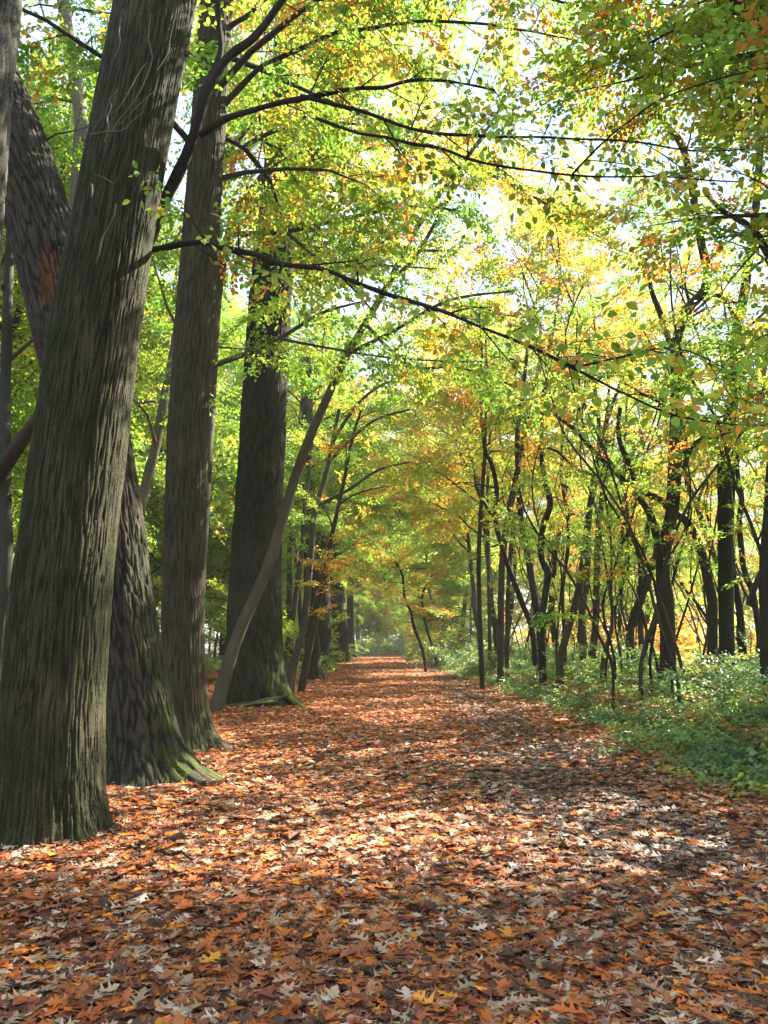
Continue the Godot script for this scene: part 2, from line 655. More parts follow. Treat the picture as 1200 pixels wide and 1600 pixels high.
func prepare() -> void:
	lump.seed = 3
	lump.frequency = 1.0
	lump.fractal_octaves = 2
	warp.seed = 11
	warp.frequency = 1.0
	warp.fractal_octaves = 3
	fine.seed = 5
	fine.frequency = 1.0
	fine.fractal_octaves = 2
	fine.noise_type = FastNoiseLite.TYPE_SIMPLEX_SMOOTH
	# fine bark grain, drawn out along the trunk by the UV scale
	var nz := FastNoiseLite.new()
	nz.seed = 21
	nz.frequency = 0.035
	nz.fractal_octaves = 5
	var im := nz.get_seamless_image(512, 512)
	im.convert(Image.FORMAT_RGBA8)
	var tone := Image.create(512, 512, false, Image.FORMAT_RGBA8)
	for y in 512:
		for x in 512:
			var g := clampf((im.get_pixel(x, y).r - 0.2) / 0.6, 0.0, 1.0)
			var k := 0.62 + 0.38 * g
			tone.set_pixel(x, y, Color(k, k * 0.99, k * 0.97))
	var grain := ImageTexture.create_from_image(im)
	var shade := ImageTexture.create_from_image(tone)
	bark_mat = StandardMaterial3D.new()
	bark_mat.resource_name = "bark"
	bark_mat.vertex_color_use_as_albedo = true
	bark_mat.albedo_texture = shade
	bark_mat.roughness = 0.9
	bark_mat.metallic_specular = 0.3
	bark_mat.uv1_scale = Vector3(3.0, 0.7, 1.0)
	bark_mat.heightmap_enabled = true
	bark_mat.heightmap_texture = grain
	bark_mat.heightmap_scale = 0.8
	smooth_mat = bark_mat.duplicate()
	smooth_mat.resource_name = "young_bark"
	smooth_mat.roughness = 0.75
	smooth_mat.uv1_scale = Vector3(1.0, 0.6, 1.0)
	smooth_mat.heightmap_scale = 0.4
	leaf_mat = StandardMaterial3D.new()
	leaf_mat.resource_name = "leaf"
	leaf_mat.vertex_color_use_as_albedo = true
	leaf_mat.roughness = 0.5
	leaf_mat.metallic_specular = 0.4
	leaf_mat.cull_mode = BaseMaterial3D.CULL_DISABLED
	leaf_mat.backlight_enabled = true
	leaf_mat.backlight = Color(1, 1, 1)
	bush_mat = leaf_mat.duplicate()
	bush_mat.resource_name = "verge_leaf"
	bush_mat.roughness = 0.36
	bush_mat.metallic_specular = 0.55
	litter_mat = StandardMaterial3D.new()
	litter_mat.resource_name = "fallen_leaf"
	litter_mat.vertex_color_use_as_albedo = true
	litter_mat.roughness = 0.5
	litter_mat.metallic_specular = 0.36
	litter_mat.cull_mode = BaseMaterial3D.CULL_DISABLED
	litter_mat.backlight_enabled = true
	litter_mat.backlight = Color(0.4, 0.4, 0.4)
	for k in 6:
		sprays.append(make_spray(0.75, 56, 0.08, true))
	for k in 4:
		far_sprays.append(make_spray(1.0, 90, 0.11, false))
	var mb := Mb.new()
	add_leaf(mb, Transform3D(), 0.075, 0.05, Color.WHITE, true)
	blade = mb.mesh()
	# sunlit patches on the path, in metres: the crowns have gaps towards the sun there
	for e in [
		[Vector3(0.974, 0, -5.903), 1.15, 0.85, 0.99], [Vector3(0.051, 0, -5.014), 0.8, 0.4, 0.95], [Vector3(-2.053, 0, -5.446), 1.1, 0.4, 0.75], [Vector3(2.711, 0, -7.122), 0.8, 0.35, 0.9], [Vector3(3.299, 0, -10.64), 0.8, 0.6, 0.6],
		[Vector3(0.191, 0, -18.71), 2.2, 3.0, 0.8], [Vector3(-1.486, 0, -10.69), 0.8, 1.6, 0.7], [Vector3(-0.614, 0, -6.976), 0.5, 0.5, 0.7], [Vector3(2.02, 0, -4.699), 0.5, 0.25, 0.7], [Vector3(0.941, 0, -34.66), 3.0, 4.0, 0.8], [Vector3(1.2, 0, -64.14), 3.0, 6.0, 0.8], [Vector3(-1.289, 0, -3.524), 0.5, 0.15, 0.6],
	]:
		lit.append(e)
	for e in [[Vector3(-2.449, 0, -19.74), 1.0, 1.2, 0.9], [Vector3(-2.148, 0, -9.372), 0.8, 0.8, 0.85], [Vector3(6.2, 0, -11.5), 1.0, 1.2, 0.8], [Vector3(6.8, 0, -17.5), 1.4, 2.2, 0.8], [Vector3(6.5, 0, -26.0), 1.6, 4.0, 0.8], [Vector3(13.0, 0, -26.0), 4.0, 6.0, 0.7], [Vector3(16.0, 0, -42.0), 5.0, 8.0, 0.7]]:
		lit.append(e)


func ground() -> void:
	var mb := Mb.new()
	var xs := []
	var zs := []
	var x := -400.0
	while x < 400.0:
		xs.append(x)
		x += 0.2 if absf(x - 1.0) < 8.0 else (1.5 if absf(x) < 40.0 else 24.0)
	var z := 30.0
	while z > -600.0:
		zs.append(z)
		z -= 0.2 if z < -1.0 and z > -26.0 else (1.5 if z > -120.0 else 30.0)
	for b in zs:
		for a in xs:
			var k := 0.75 + 0.5 * warp.get_noise_2d(a * 4.0, b * 4.0)
			var q := Color(0.13, 0.055, 0.028) * k
			q = q.lerp(Color(0.10, 0.10, 0.03) * k, smoothstep(4.5, 7.0, a) * 0.6)
			q.a = 1.0
			mb.put(Vector3(a, ground_y(a, b), b), UP, q, Vector2(a, b))
	var w := xs.size()
	for j in zs.size() - 1:
		for i in w - 1:
			var a := j * w + i
			mb.tri(a, a + w, a + w + 1)
			mb.tri(a, a + w + 1, a + 1)
	mb.smooth()
	var m := StandardMaterial3D.new()
	m.resource_name = "humus"
	m.vertex_color_use_as_albedo = true
	m.roughness = 0.85
	var nz := FastNoiseLite.new()
	nz.seed = 8
	nz.frequency = 0.05
	var im := nz.get_seamless_image(512, 512)
	var t := ImageTexture.create_from_image(im)
	m.uv1_scale = Vector3(0.7, 0.7, 1)
	m.heightmap_enabled = true
	m.heightmap_texture = t
	m.heightmap_scale = 3.0
	var g := part("forest_ground", mb.mesh(), m, self)
	g.set_meta("kind", "structure")


# ---------------------------------------------------------------- the old trees along the left of the path
func old_tree(label: String, pts: Array, o: Dictionary) -> Growing:
	var t := Growing.new()
	var base := p3(pts[0])
	base.y = 0.0
	t.root = thing("old_tree", label, "tree", base)
	t.pal = o.get("pal", GREEN)
	t.cull = true
	var own := moved(pts, base)
	t.stem = own
	own.insert(0, own[0] + Vector4(0, -0.25 - own[0].y, 0, 0.02))
	for w in o.get("wounds", []):
		w[0] -= base
	part("trunk", trunk_mesh(own, o), bark_mat, t.root)
	for r in o.get("roots", []):
		var mb := Mb.new()
		add_tube(mb, spline(moved(r, base), 0.04), 18, o.get("gap", Color(0.06, 0.05, 0.04)) * 1.3, 0.3, o.get("root_moss", Color(0.10, 0.15, 0.025)))
		part("root", mb.mesh(), bark_mat, t.root)
	for r in o.get("limbs", []):
		var q := kinked(moved(r[0], base))
		var mb := Mb.new()
		add_tube(mb, spline(q, 0.06), 14, r[1], 0.28, Color(0, 0, 0), 0.25)
		part("branch", mb.mesh(), bark_mat, t.root)
		if r[2] < 1.0:
			dress(t, q, r[2], r[3], r[4], 1.0)
	return t


func avenue() -> void:
	var dark := Color(0.055, 0.047, 0.037)
	# nearest trunk, only its edge and root in the frame
	var t := old_tree("grey trunk at the left edge of the picture, cut off by the frame", [Vector4(-2.588, 0.047, -4.3, 0.273), Vector4(-2.631, 1.175, -4.3, 0.284), Vector4(-2.655, 2.269, -4.3, 0.289), Vector4(-2.685, 3.471, -4.3, 0.3), Vector4(-2.731, 4.612, -4.3, 0.309), Vector4(-2.755, 5.759, -4.3, 0.318), Vector4(-2.765, 7.063, -4.3, 0.333)], {"sides": 160, "flare": 0.12, "flare_h": 0.2, "lobes": 4.0, "moss": 0.1, "ridge": Color(0.15, 0.14, 0.12), "gap": Color(0.06, 0.055, 0.05), "phase": 2.0,
		"roots": [[Vector4(-2.235, 0.096, -4.15, 0.083), Vector4(-1.978, 0.017, -4.05, 0.058), Vector4(-1.827, -0.004, -3.98, 0.038), Vector4(-1.719, -0.037, -3.93, 0.012)]]})
	finish(t, sprays[0])
	# the great leaning trunk
	t = old_tree("thickest leaning trunk in front, fine vertical furrows, a ring scar low on the bark", [Vector4(-2.62, 0.022, -6.33, 0.407), Vector4(-2.668, 1.02, -6.33, 0.4), Vector4(-2.665, 2.08, -6.33, 0.398), Vector4(-2.585, 3.798, -6.33, 0.386), Vector4(-2.42, 5.692, -6.33, 0.365), Vector4(-2.186, 7.789, -6.33, 0.374), Vector4(-1.93, 9.799, -6.33, 0.383)], {
		"sides": 420, "step": 0.014, "amp": 0.0065, "freq": 24.0, "stretch": 0.05, "moss_dir": Vector3(-0.8, 0, 0.25), "moss_h": 40.0, "flare": 0.12, "flare_h": 0.16, "lobes": 7.0, "phase": 0.7, "moss": 0.40, "moss_low": 0.45, "ridge": Color(0.10, 0.091, 0.049), "gap": Color(0.030, 0.027, 0.016), "moss_c": Color(0.030, 0.042, 0.011), "spurs": [[1.0, 0.15, 0.15, 0.13, 16.0], [0.55, 0.8, 0.06, 0.10, 18.0], [-0.2, 1.0, 0.07, 0.10, 16.0]],
		"wounds": [[Vector3(-2.72, 0.96, -5.88), 0.085, 0.10, Color(0.05, 0.05, 0.03), 0.02, Vector3(0.1, 0, 1).normalized()]],
		"limbs": [
			[[Vector4(-2.353, 5.14, -6.75, 0.059), Vector4(-2.202, 5.522, -6.7, 0.059), Vector4(-2.051, 5.805, -6.6, 0.054), Vector4(-1.785, 6.252, -6.4, 0.048), Vector4(-1.622, 6.68, -6.2, 0.052), Vector4(-1.453, 6.993, -6.2, 0.041), Vector4(-1.181, 7.204, -6.1, 0.035), Vector4(-0.902, 7.473, -6, 0.03), Vector4(-0.598, 7.794, -5.9, 0.023)], dark, 0.75, 0.3, 0.9],
			[[Vector4(-1.58, 6.818, -6.2, 0.038), Vector4(-1.499, 7.097, -6.2, 0.031), Vector4(-1.565, 7.666, -6.2, 0.029), Vector4(-1.639, 8.25, -6.2, 0.025)], dark, 0.8, 0.3, 0.7],
			[[Vector4(-1.688, 6.267, -6.3, 0.033), Vector4(-1.441, 6.361, -6.2, 0.03), Vector4(-0.89, 6.467, -6.1, 0.023), Vector4(-0.409, 6.509, -6, 0.021), Vector4(0.06, 6.482, -5.9, 0.018), Vector4(0.516, 6.466, -5.8, 0.013), Vector4(1.027, 6.277, -5.7, 0.009)], dark, 0.25, 0.2, 0.9],
			[[Vector4(-2.25, 5.246, -6.6, 0.031), Vector4(-1.709, 5.142, -6.3, 0.028), Vector4(-1.212, 4.853, -5.9, 0.026), Vector4(-0.795, 4.643, -5.7, 0.023), Vector4(-0.458, 4.468, -5.5, 0.02), Vector4(-0.146, 4.296, -5.4, 0.018), Vector4(0.135, 4.101, -5.2, 0.017), Vector4(0.336, 3.976, -5.1, 0.015), Vector4(0.514, 3.864, -5, 0.014), Vector4(0.742, 3.716, -4.9, 0.012), Vector4(1.05, 3.518, -4.8, 0.012), Vector4(1.337, 3.27, -4.6, 0.01), Vector4(1.596, 3.074, -4.5, 0.008), Vector4(1.822, 2.867, -4.3, 0.006), Vector4(2.09, 2.754, -4.1, 0.004)], dark, 0.08, 0.17, 0.8],
			[[Vector4(-0.701, 6.454, -6, 0.018), Vector4(-0.343, 6.276, -5.9, 0.018), Vector4(0.059, 6.065, -5.8, 0.015), Vector4(0.546, 5.765, -5.6, 0.015), Vector4(1.103, 5.6, -5.4, 0.01), Vector4(1.835, 5.42, -5.2, 0.008), Vector4(2.475, 5.183, -5, 0.006), Vector4(2.857, 5.133, -4.9, 0.004)], dark, 0.25, 0.18, 0.9],
			[[Vector4(-0.551, 6.224, -6, 0.016), Vector4(-0.166, 5.931, -5.8, 0.013), Vector4(0.528, 5.626, -5.6, 0.013), Vector4(0.955, 5.337, -5.4, 0.01), Vector4(1.518, 5.11, -5.2, 0.008), Vector4(2.168, 4.966, -5, 0.006), Vector4(2.635, 4.79, -4.8, 0.004)], dark, 0.2, 0.18, 0.9],
			[[Vector4(1.189, 3.399, -4.7, 0.008), Vector4(1.309, 3.306, -4.6, 0.008), Vector4(1.464, 3.239, -4.3, 0.006), Vector4(1.734, 3.177, -4, 0.004), Vector4(1.985, 2.929, -3.8, 0.003)], dark, 0.0, 0.18, 0.5],
			[[Vector4(1.518, 5.11, -5.2, 0.008), Vector4(1.646, 5.063, -4.7, 0.007), Vector4(1.905, 5.07, -4.3, 0.005), Vector4(2.139, 4.959, -4, 0.005), Vector4(2.418, 4.875, -3.8, 0.003)], dark, 0.1, 0.18, 0.7],
		]})
	near_leaves(t)
	vines(t)
	finish(t, blade)
	# behind it: the dark trunk that leans away to the left, with a patch of bare wood
	t = old_tree("dark rough trunk leaning left behind the thickest trunk, with a brown patch of bare wood", [Vector4(-2.736, -0.042, -8.9, 0.477), Vector4(-2.839, 0.825, -8.9, 0.43), Vector4(-3.151, 2.316, -8.9, 0.421), Vector4(-3.495, 3.983, -8.9, 0.428), Vector4(-3.973, 5.588, -8.9, 0.437), Vector4(-4.465, 7.108, -8.9, 0.442), Vector4(-5.036, 8.522, -8.9, 0.441), Vector4(-5.528, 9.604, -8.9, 0.429), Vector4(-6.749, 11.89, -8.9, 0.424)], {
		"sides": 300, "step": 0.022, "amp": 0.016, "freq": 11.0, "stretch": 0.16, "flare": 0.22, "flare_h": 0.32, "lobes": 4.0, "phase": 3.6, "moss": 0.12, "moss_low": 0.1, "moss_dir": Vector3(1.0, 0, 0.1), "moss_h": 1.6, "ridge": Color(0.085, 0.07, 0.055), "gap": Color(0.022, 0.019, 0.017), "moss_c": Color(0.075, 0.10, 0.018),
		"wounds": [[Vector3(-4.029, 5.982, -8.45), 0.17, 0.42, Color(0.15, 0.08, 0.045), 0.035, Vector3(0.1, 0, 1).normalized()]],
		"spurs": [[1.0, 0.4, 0.55, 0.26, 16.0], [0.25, 1.0, 0.22, 0.2, 14.0], [-0.5, 0.9, 0.2, 0.2, 12.0], [0.9, -0.5, 0.25, 0.25, 12.0]], "root_moss": Color(0.06, 0.075, 0.02),
		"roots": [[Vector4(-2.148, 0.124, -8.6, 0.035), Vector4(-1.894, 0.026, -8.35, 0.055), Vector4(-1.669, -0.012, -8.2, 0.047), Vector4(-1.434, -0.039, -8.1, 0.037), Vector4(-1.166, -0.07, -8, 0.016)], [Vector4(-2.503, 0.054, -8.5, 0.049), Vector4(-2.363, -0.017, -8.3, 0.055), Vector4(-2.277, -0.075, -8.2, 0.024)]]})
	finish(t, sprays[1])
	# third: tall straight
	t = old_tree("straight grey-brown trunk standing upright right of the two big leaning trunks", [Vector4(-2.71, 0.001, -11.2, 0.326), Vector4(-2.846, 1.109, -11.2, 0.311), Vector4(-2.914, 2.528, -11.2, 0.313), Vector4(-2.954, 5.045, -11.2, 0.308), Vector4(-2.92, 7.208, -11.2, 0.299), Vector4(-2.874, 9.518, -11.2, 0.29), Vector4(-2.841, 11.61, -11.2, 0.284), Vector4(-2.798, 14.79, -11.2, 0.27)], {
		"sides": 280, "step": 0.025, "amp": 0.007, "freq": 20.0, "stretch": 0.055, "flare": 0.22, "flare_h": 0.28, "lobes": 5.0, "phase": 1.1, "moss": 0.15, "moss_low": 0.45, "ridge": Color(0.105, 0.088, 0.054), "gap": Color(0.036, 0.03, 0.02), "spurs": [[1.0, 0.3, 0.3, 0.2, 14.0], [0.3, 1.0, 0.2, 0.2, 14.0], [-0.8, 0.6, 0.25, 0.25, 14.0]],
		"pal": MIXED, "limbs": [
			[[Vector4(-2.654, 10.49, -11.2, 0.052), Vector4(-2.052, 11.06, -11, 0.042), Vector4(-0.944, 11.3, -10.6, 0.035), Vector4(0.206, 11.2, -10.2, 0.027), Vector4(1.276, 10.89, -9.8, 0.021), Vector4(2.255, 10.35, -9.4, 0.014), Vector4(3.051, 9.776, -9, 0.008)], Color(0.06, 0.052, 0.04), 0.2, 0.22, 1.5],
			[[Vector4(-2.774, 11.87, -11.2, 0.047), Vector4(-1.735, 12.38, -10.8, 0.039), Vector4(-0.309, 12.27, -10.2, 0.031), Vector4(1.071, 11.53, -9.6, 0.023), Vector4(2.181, 10.6, -9, 0.016), Vector4(3.114, 9.906, -8.6, 0.008)], Color(0.06, 0.052, 0.04), 0.2, 0.22, 1.5]],
		"roots": [[Vector4(-2.492, 0.209, -11.1, 0.092), Vector4(-2.305, 0.009, -11, 0.073), Vector4(-2.127, -0.09, -10.9, 0.032)]]})
	crown(t, t.stem, 8.0, 15.0, 4.5, 14, 1.3, 0.3, 0.4, Vector3(0.3, 0, 0))
	finish(t, sprays[2])
	# fourth: dark, forked, mossy roots
	t = old_tree("massive dark forked trunk with bright moss on its right-hand root", [Vector4(-3.076, 0.139, -19.6, 0.75), Vector4(-3.197, 2.46, -19.6, 0.688), Vector4(-3.174, 5.024, -19.6, 0.64), Vector4(-3.113, 7.71, -19.6, 0.607), Vector4(-3.05, 10.53, -19.6, 0.579), Vector4(-2.968, 12.89, -19.6, 0.548), Vector4(-2.955, 14.51, -19.6, 0.399), Vector4(-2.955, 15.97, -19.6, 0.334), Vector4(-2.881, 18.33, -19.6, 0.304), Vector4(-2.742, 22.4, -19.6, 0.259)], {
		"sides": 180, "step": 0.05, "amp": 0.02, "freq": 7.0, "stretch": 0.16, "flare": 0.12, "flare_h": 0.4, "lobes": 4.0, "phase": 4.4, "moss": 0.08, "moss_low": 0.2, "moss_dir": Vector3(1.1, 0, 0.3), "moss_h": 1.1, "ridge": Color(0.042, 0.037, 0.028), "gap": Color(0.013, 0.012, 0.010), "moss_c": Color(0.13, 0.18, 0.03),
		"spurs": [[1.0, 0.5, 0.5, 0.38, 20.0], [0.5, 1.0, 0.22, 0.3, 20.0], [-0.9, 0.4, 0.3, 0.4, 14.0]],
		"roots": [[Vector4(-2.392, 0.433, -19.2, 0.129), Vector4(-2.125, 0.141, -18.9, 0.111), Vector4(-1.88, 0.018, -18.7, 0.078), Vector4(-1.588, -0.065, -18.6, 0.039)], [Vector4(-3.807, 0.05, -18.7, 0.031), Vector4(-3.301, 0.035, -18.5, 0.047), Vector4(-2.791, 0.095, -18.5, 0.054), Vector4(-2.447, 0.14, -18.7, 0.063)]], "root_moss": Color(0.2, 0.27, 0.04), "pal": YELLOW,
		"limbs": [
			[[Vector4(-1.545, 15.87, -18.9, 0.077), Vector4(-0.169, 15.6, -18.4, 0.064), Vector4(1.54, 14.48, -17.6, 0.051), Vector4(3.072, 13.04, -16.8, 0.039), Vector4(4.425, 11.58, -16, 0.027), Vector4(5.459, 10.33, -15.4, 0.013)], Color(0.06, 0.052, 0.042), 0.25, 0.22, 1.6],
			[[Vector4(-2.888, 13.13, -19.5, 0.404), Vector4(-2.553, 13.95, -19.3, 0.422), Vector4(-2.111, 14.83, -19.1, 0.403), Vector4(-1.636, 15.83, -18.9, 0.366), Vector4(-1.092, 17.16, -18.7, 0.312), Vector4(-0.365, 19.09, -18.5, 0.258), Vector4(0.561, 21.7, -18.3, 0.206)], Color(0.06, 0.052, 0.042), 0.6, 0.4, 1.4],
			[[Vector4(-1.722, 15.5, -18.9, 0.109), Vector4(-0.792, 14.61, -18.6, 0.08), Vector4(0.186, 14.1, -18.2, 0.061), Vector4(1.121, 13.83, -17.8, 0.043), Vector4(2.186, 13.78, -17.4, 0.025)], Color(0.09, 0.07, 0.05), 0.2, 0.28, 1.2],
			[[Vector4(-1.982, 14.28, -19, 0.091), Vector4(-0.874, 13.9, -18.6, 0.071), Vector4(0.013, 13.43, -18.2, 0.052), Vector4(1.201, 13.27, -17.8, 0.034)], Color(0.08, 0.06, 0.045), 0.2, 0.28, 1.2],
			[[Vector4(-2.876, 12.32, -19.3, 0.108), Vector4(-1.207, 12.09, -18.6, 0.079), Vector4(0.184, 11.86, -18, 0.051), Vector4(1.651, 11.42, -17.4, 0.033)], Color(0.06, 0.05, 0.04), 0.2, 0.28, 1.2]],
		})
	crown(t, t.stem, 11.0, 22.0, 5.5, 18, 1.4, 0.3, 0.4, Vector3(0.5, 0, -0.3))
	finish(t, sprays[3])
	# smaller stems between them
	var grey := Color(0.115, 0.105, 0.075)
	t = stem_tree("young_beech", "slender grey stem curving right in front of the dark forked trunk", [
		[Vector4(-3.581, -0.012, -17, 0.171), Vector4(-3.386, 0.836, -17, 0.151), Vector4(-3.073, 1.826, -16.9, 0.137), Vector4(-2.452, 3.336, -16.8, 0.124), Vector4(-1.751, 5.687, -16.6, 0.111), Vector4(-1.138, 7.164, -16.4, 0.096), Vector4(-0.65, 8.181, -16.2, 0.089), Vector4(0.164, 9.597, -16, 0.074), Vector4(0.984, 11.19, -15.8, 0.06), Vector4(1.884, 12.46, -15.6, 0.045), Vector4(2.867, 13.91, -15.4, 0.03)],
		[Vector4(0.313, 9.838, -16, 0.06), Vector4(0.903, 10.38, -15.8, 0.052), Vector4(1.484, 11.33, -15.5, 0.037), Vector4(1.916, 12.01, -15.3, 0.029)], [Vector4(-0.649, 8.15, -16.2, 0.052), Vector4(0.303, 8.393, -15.6, 0.043), Vector4(1.546, 8.873, -15, 0.035), Vector4(2.85, 8.851, -14.5, 0.02)], [Vector4(-0.281, 8.848, -16.1, 0.052), Vector4(0.72, 7.56, -15.4, 0.035), Vector4(1.773, 7.257, -14.8, 0.027), Vector4(2.941, 6.482, -14, 0.019)]], {"bark": grey, "limbs": 5, "lo": 9.0, "top": 14.0, "reach": 2.6, "gap": 0.3, "pal": MIXED, "bare": 0.25, "bgap": 0.25, "rough": 0.06})
	finish(t, sprays[4])
	t = stem_tree("young_beech", "smooth green-grey stem bending out from behind the straight grey-brown trunk", [
		[Vector4(-3.493, -0.15, -14.5, 0.14), Vector4(-3.493, 0.282, -14.5, 0.121), Vector4(-3.44, 4.105, -14.5, 0.121), Vector4(-3.398, 6.774, -14.5, 0.118), Vector4(-3.351, 8.892, -14.5, 0.114), Vector4(-3.129, 10.14, -14.5, 0.109), Vector4(-2.756, 10.93, -14.4, 0.11), Vector4(-2.162, 11.75, -14.3, 0.096), Vector4(-1.676, 12.65, -14.2, 0.09), Vector4(-1.352, 13.07, -14.2, 0.076), Vector4(-0.827, 14.16, -14, 0.055), Vector4(-0.525, 14.95, -13.9, 0.042), Vector4(-0.139, 16.07, -13.8, 0.035)],
		[Vector4(-2.998, 10.07, -14.4, 0.061), Vector4(-2.115, 9.936, -14.1, 0.053), Vector4(-1.423, 9.875, -13.8, 0.046), Vector4(-0.371, 9.888, -13.4, 0.038), Vector4(0.751, 9.848, -13, 0.025), Vector4(1.566, 9.491, -12.6, 0.018)], [Vector4(-1.877, 9.892, -14, 0.046), Vector4(-1.403, 9.322, -13.7, 0.039), Vector4(-0.866, 8.814, -13.4, 0.031), Vector4(0.133, 8.601, -13, 0.024), Vector4(1.072, 8.324, -12.6, 0.012)], [Vector4(-3.562, 11.28, -14.4, 0.055), Vector4(-3.102, 11.75, -14.2, 0.055), Vector4(-2.295, 12.16, -14, 0.047), Vector4(-1.182, 12.13, -13.6, 0.033), Vector4(0.133, 11.53, -13, 0.019)],
		[Vector4(-3.318, 7.044, -14.2, 0.058), Vector4(-2.445, 7.21, -13.8, 0.05), Vector4(-1.709, 7.399, -13.4, 0.037), Vector4(-1.068, 7.621, -13, 0.03), Vector4(-0.303, 7.661, -12.6, 0.018)], [Vector4(-1.967, 7.35, -13.5, 0.031), Vector4(-0.819, 6.923, -13, 0.024), Vector4(0.356, 6.538, -12.5, 0.017), Vector4(1.879, 6.273, -12, 0.011)],
		[Vector4(-3.354, 11.74, -14.3, 0.069), Vector4(-2.615, 12.75, -14.2, 0.062), Vector4(-2.199, 13.68, -14, 0.055), Vector4(-1.647, 14.6, -13.8, 0.041), Vector4(-0.962, 15.69, -13.6, 0.028)]], {"bark": grey * 0.8, "limbs": 5, "lo": 9.5, "top": 14.0, "reach": 2.6, "gap": 0.3, "pal": LIME, "bare": 0.2, "bgap": 0.22, "rough": 0.06})
	finish(t, sprays[5])
	var saps := [
		["leaning grey sapling, thickest of the bunch right of the mossy root", [Vector4(-2.848, -0.15, -25, 0.146), Vector4(-2.848, 0.42, -25, 0.127), Vector4(-2.595, 1.458, -25, 0.128), Vector4(-2.399, 2.322, -25, 0.118), Vector4(-2.242, 4.343, -25, 0.109), Vector4(-2.118, 5.998, -25, 0.099), Vector4(-1.72, 7.442, -25, 0.089), Vector4(-1.322, 9.664, -25, 0.068)], [Vector4(-1.533, 8.498, -25, 0.067), Vector4(-0.637, 9.767, -24.6, 0.056), Vector4(0.467, 10.42, -24.2, 0.044), Vector4(1.649, 10.18, -23.8, 0.032), Vector4(2.78, 9.376, -23.4, 0.021)], [Vector4(-2.033, 6.222, -25, 0.066), Vector4(-0.941, 6.681, -24.5, 0.054), Vector4(0.032, 7.231, -24, 0.043), Vector4(1.082, 7.418, -23.6, 0.032)], [Vector4(-1.636, 7.808, -25, 0.056), Vector4(-0.191, 9.076, -24.6, 0.044), Vector4(1.13, 9.476, -24.4, 0.033)]],
		["pale upright sapling just right of the massive dark forked trunk", [Vector4(-3.369, -0.15, -28, 0.123), Vector4(-3.369, 0.869, -28, 0.107), Vector4(-3.245, 1.688, -28, 0.107), Vector4(-3.122, 2.634, -28, 0.108), Vector4(-2.896, 4.513, -28, 0.097), Vector4(-2.725, 7.039, -28, 0.086), Vector4(-2.472, 9.595, -28, 0.063)]],
		["dark leaning sapling crossing in front of the fifth old trunk", [Vector4(-2.344, -0.15, -24, 0.151), Vector4(-2.344, 0.186, -24, 0.131), Vector4(-2.125, 1.54, -24, 0.123), Vector4(-1.938, 2.574, -24, 0.113), Vector4(-1.746, 3.5, -24, 0.093), Vector4(-1.435, 5.179, -24, 0.074), Vector4(-1.033, 7.119, -24, 0.053)]],
		["thin pale sapling with a few big orange leaves", [Vector4(-2.483, -0.15, -23, 0.045), Vector4(-2.483, 0.468, -23, 0.039), Vector4(-2.274, 1.654, -23, 0.039), Vector4(-2.015, 2.53, -23, 0.03), Vector4(-1.79, 3.258, -23, 0.03), Vector4(-1.602, 4.016, -23, 0.02)]],
	]
	for k in saps.size():
		t = stem_tree("sapling", saps[k][0], saps[k].slice(1), {"bark": grey * (1.0 if k != 2 else 0.5), "limbs": [6, 5, 6, 3][k], "lo": [3.2, 4.0, 3.4, 2.2][k], "top": [9.0, 8.0, 9.0, 0.0][k], "reach": [2.2, 1.8, 2.4, 0.5][k], "pal": [MIXED, LIME, MIXED, ORANGE][k], "rough": 0.05, "sway": Vector3(0.5, 0, 0.1)})
		finish(t, sprays[k])
	var rows := [
		["fifth old trunk of the row, dark and narrow behind the saplings", [Vector4(-2.727, -0.035, -33, 0.362), Vector4(-2.851, 2.277, -33, 0.296), Vector4(-2.957, 5.109, -33, 0.286), Vector4(-3.117, 9.222, -33, 0.278), Vector4(-3.338, 14.78, -33, 0.241)]],
		["sixth old trunk of the row, dark with a flared foot at the path edge", [Vector4(-3.013, 0.034, -44, 0.596), Vector4(-3.114, 1.795, -44, 0.488), Vector4(-3.222, 4.033, -44, 0.473), Vector4(-3.225, 9.417, -44, 0.425), Vector4(-3.2, 15.87, -44, 0.357)]],
		["seventh old trunk of the row, brown and broad at the far path edge", [Vector4(-3.078, 0.177, -66, 0.784), Vector4(-3.217, 2.777, -66, 0.62), Vector4(-3.477, 5.866, -66, 0.569), Vector4(-3.664, 12.2, -66, 0.521), Vector4(-3.805, 19.37, -66, 0.413)]],
		["eighth old trunk of the row, last but one before the end of the path", [Vector4(-2.847, 0.206, -86, 0.511), Vector4(-2.94, 2.801, -86, 0.404), Vector4(-3.049, 7.19, -86, 0.371), Vector4(-3.167, 12.41, -86, 0.3)]],
		["pale far trunk with a light root, the last of the old row", [Vector4(-2.707, 0.315, -118, 0.452), Vector4(-2.92, 2.292, -118, 0.302), Vector4(-3.046, 6.283, -118, 0.253), Vector4(-3.085, 12.36, -118, 0.204)]],
	]
	for k in rows.size():
		t = old_tree(rows[k][0], rows[k][1], {"sides": 60, "step": 0.15, "amp": 0.02, "freq": 7.0, "flare": 0.28, "flare_h": 0.5, "lobes": 4.0, "phase": k * 1.7, "moss": 0.1, "ridge": [Color(0.08, 0.07, 0.05), Color(0.08, 0.07, 0.05), Color(0.10, 0.075, 0.05), Color(0.10, 0.08, 0.06), Color(0.3, 0.27, 0.2)][k], "gap": Color(0.03, 0.026, 0.02), "pal": [LIME, MIXED, YELLOW, MIXED, LIME][k]})
		crown(t, t.stem, 5.5, minf(17.0, t.stem[-1].y), 5.0, 13, 1.4, 0.36, 0.4, Vector3(0.5, 0, 0))
		finish(t, sprays[k])


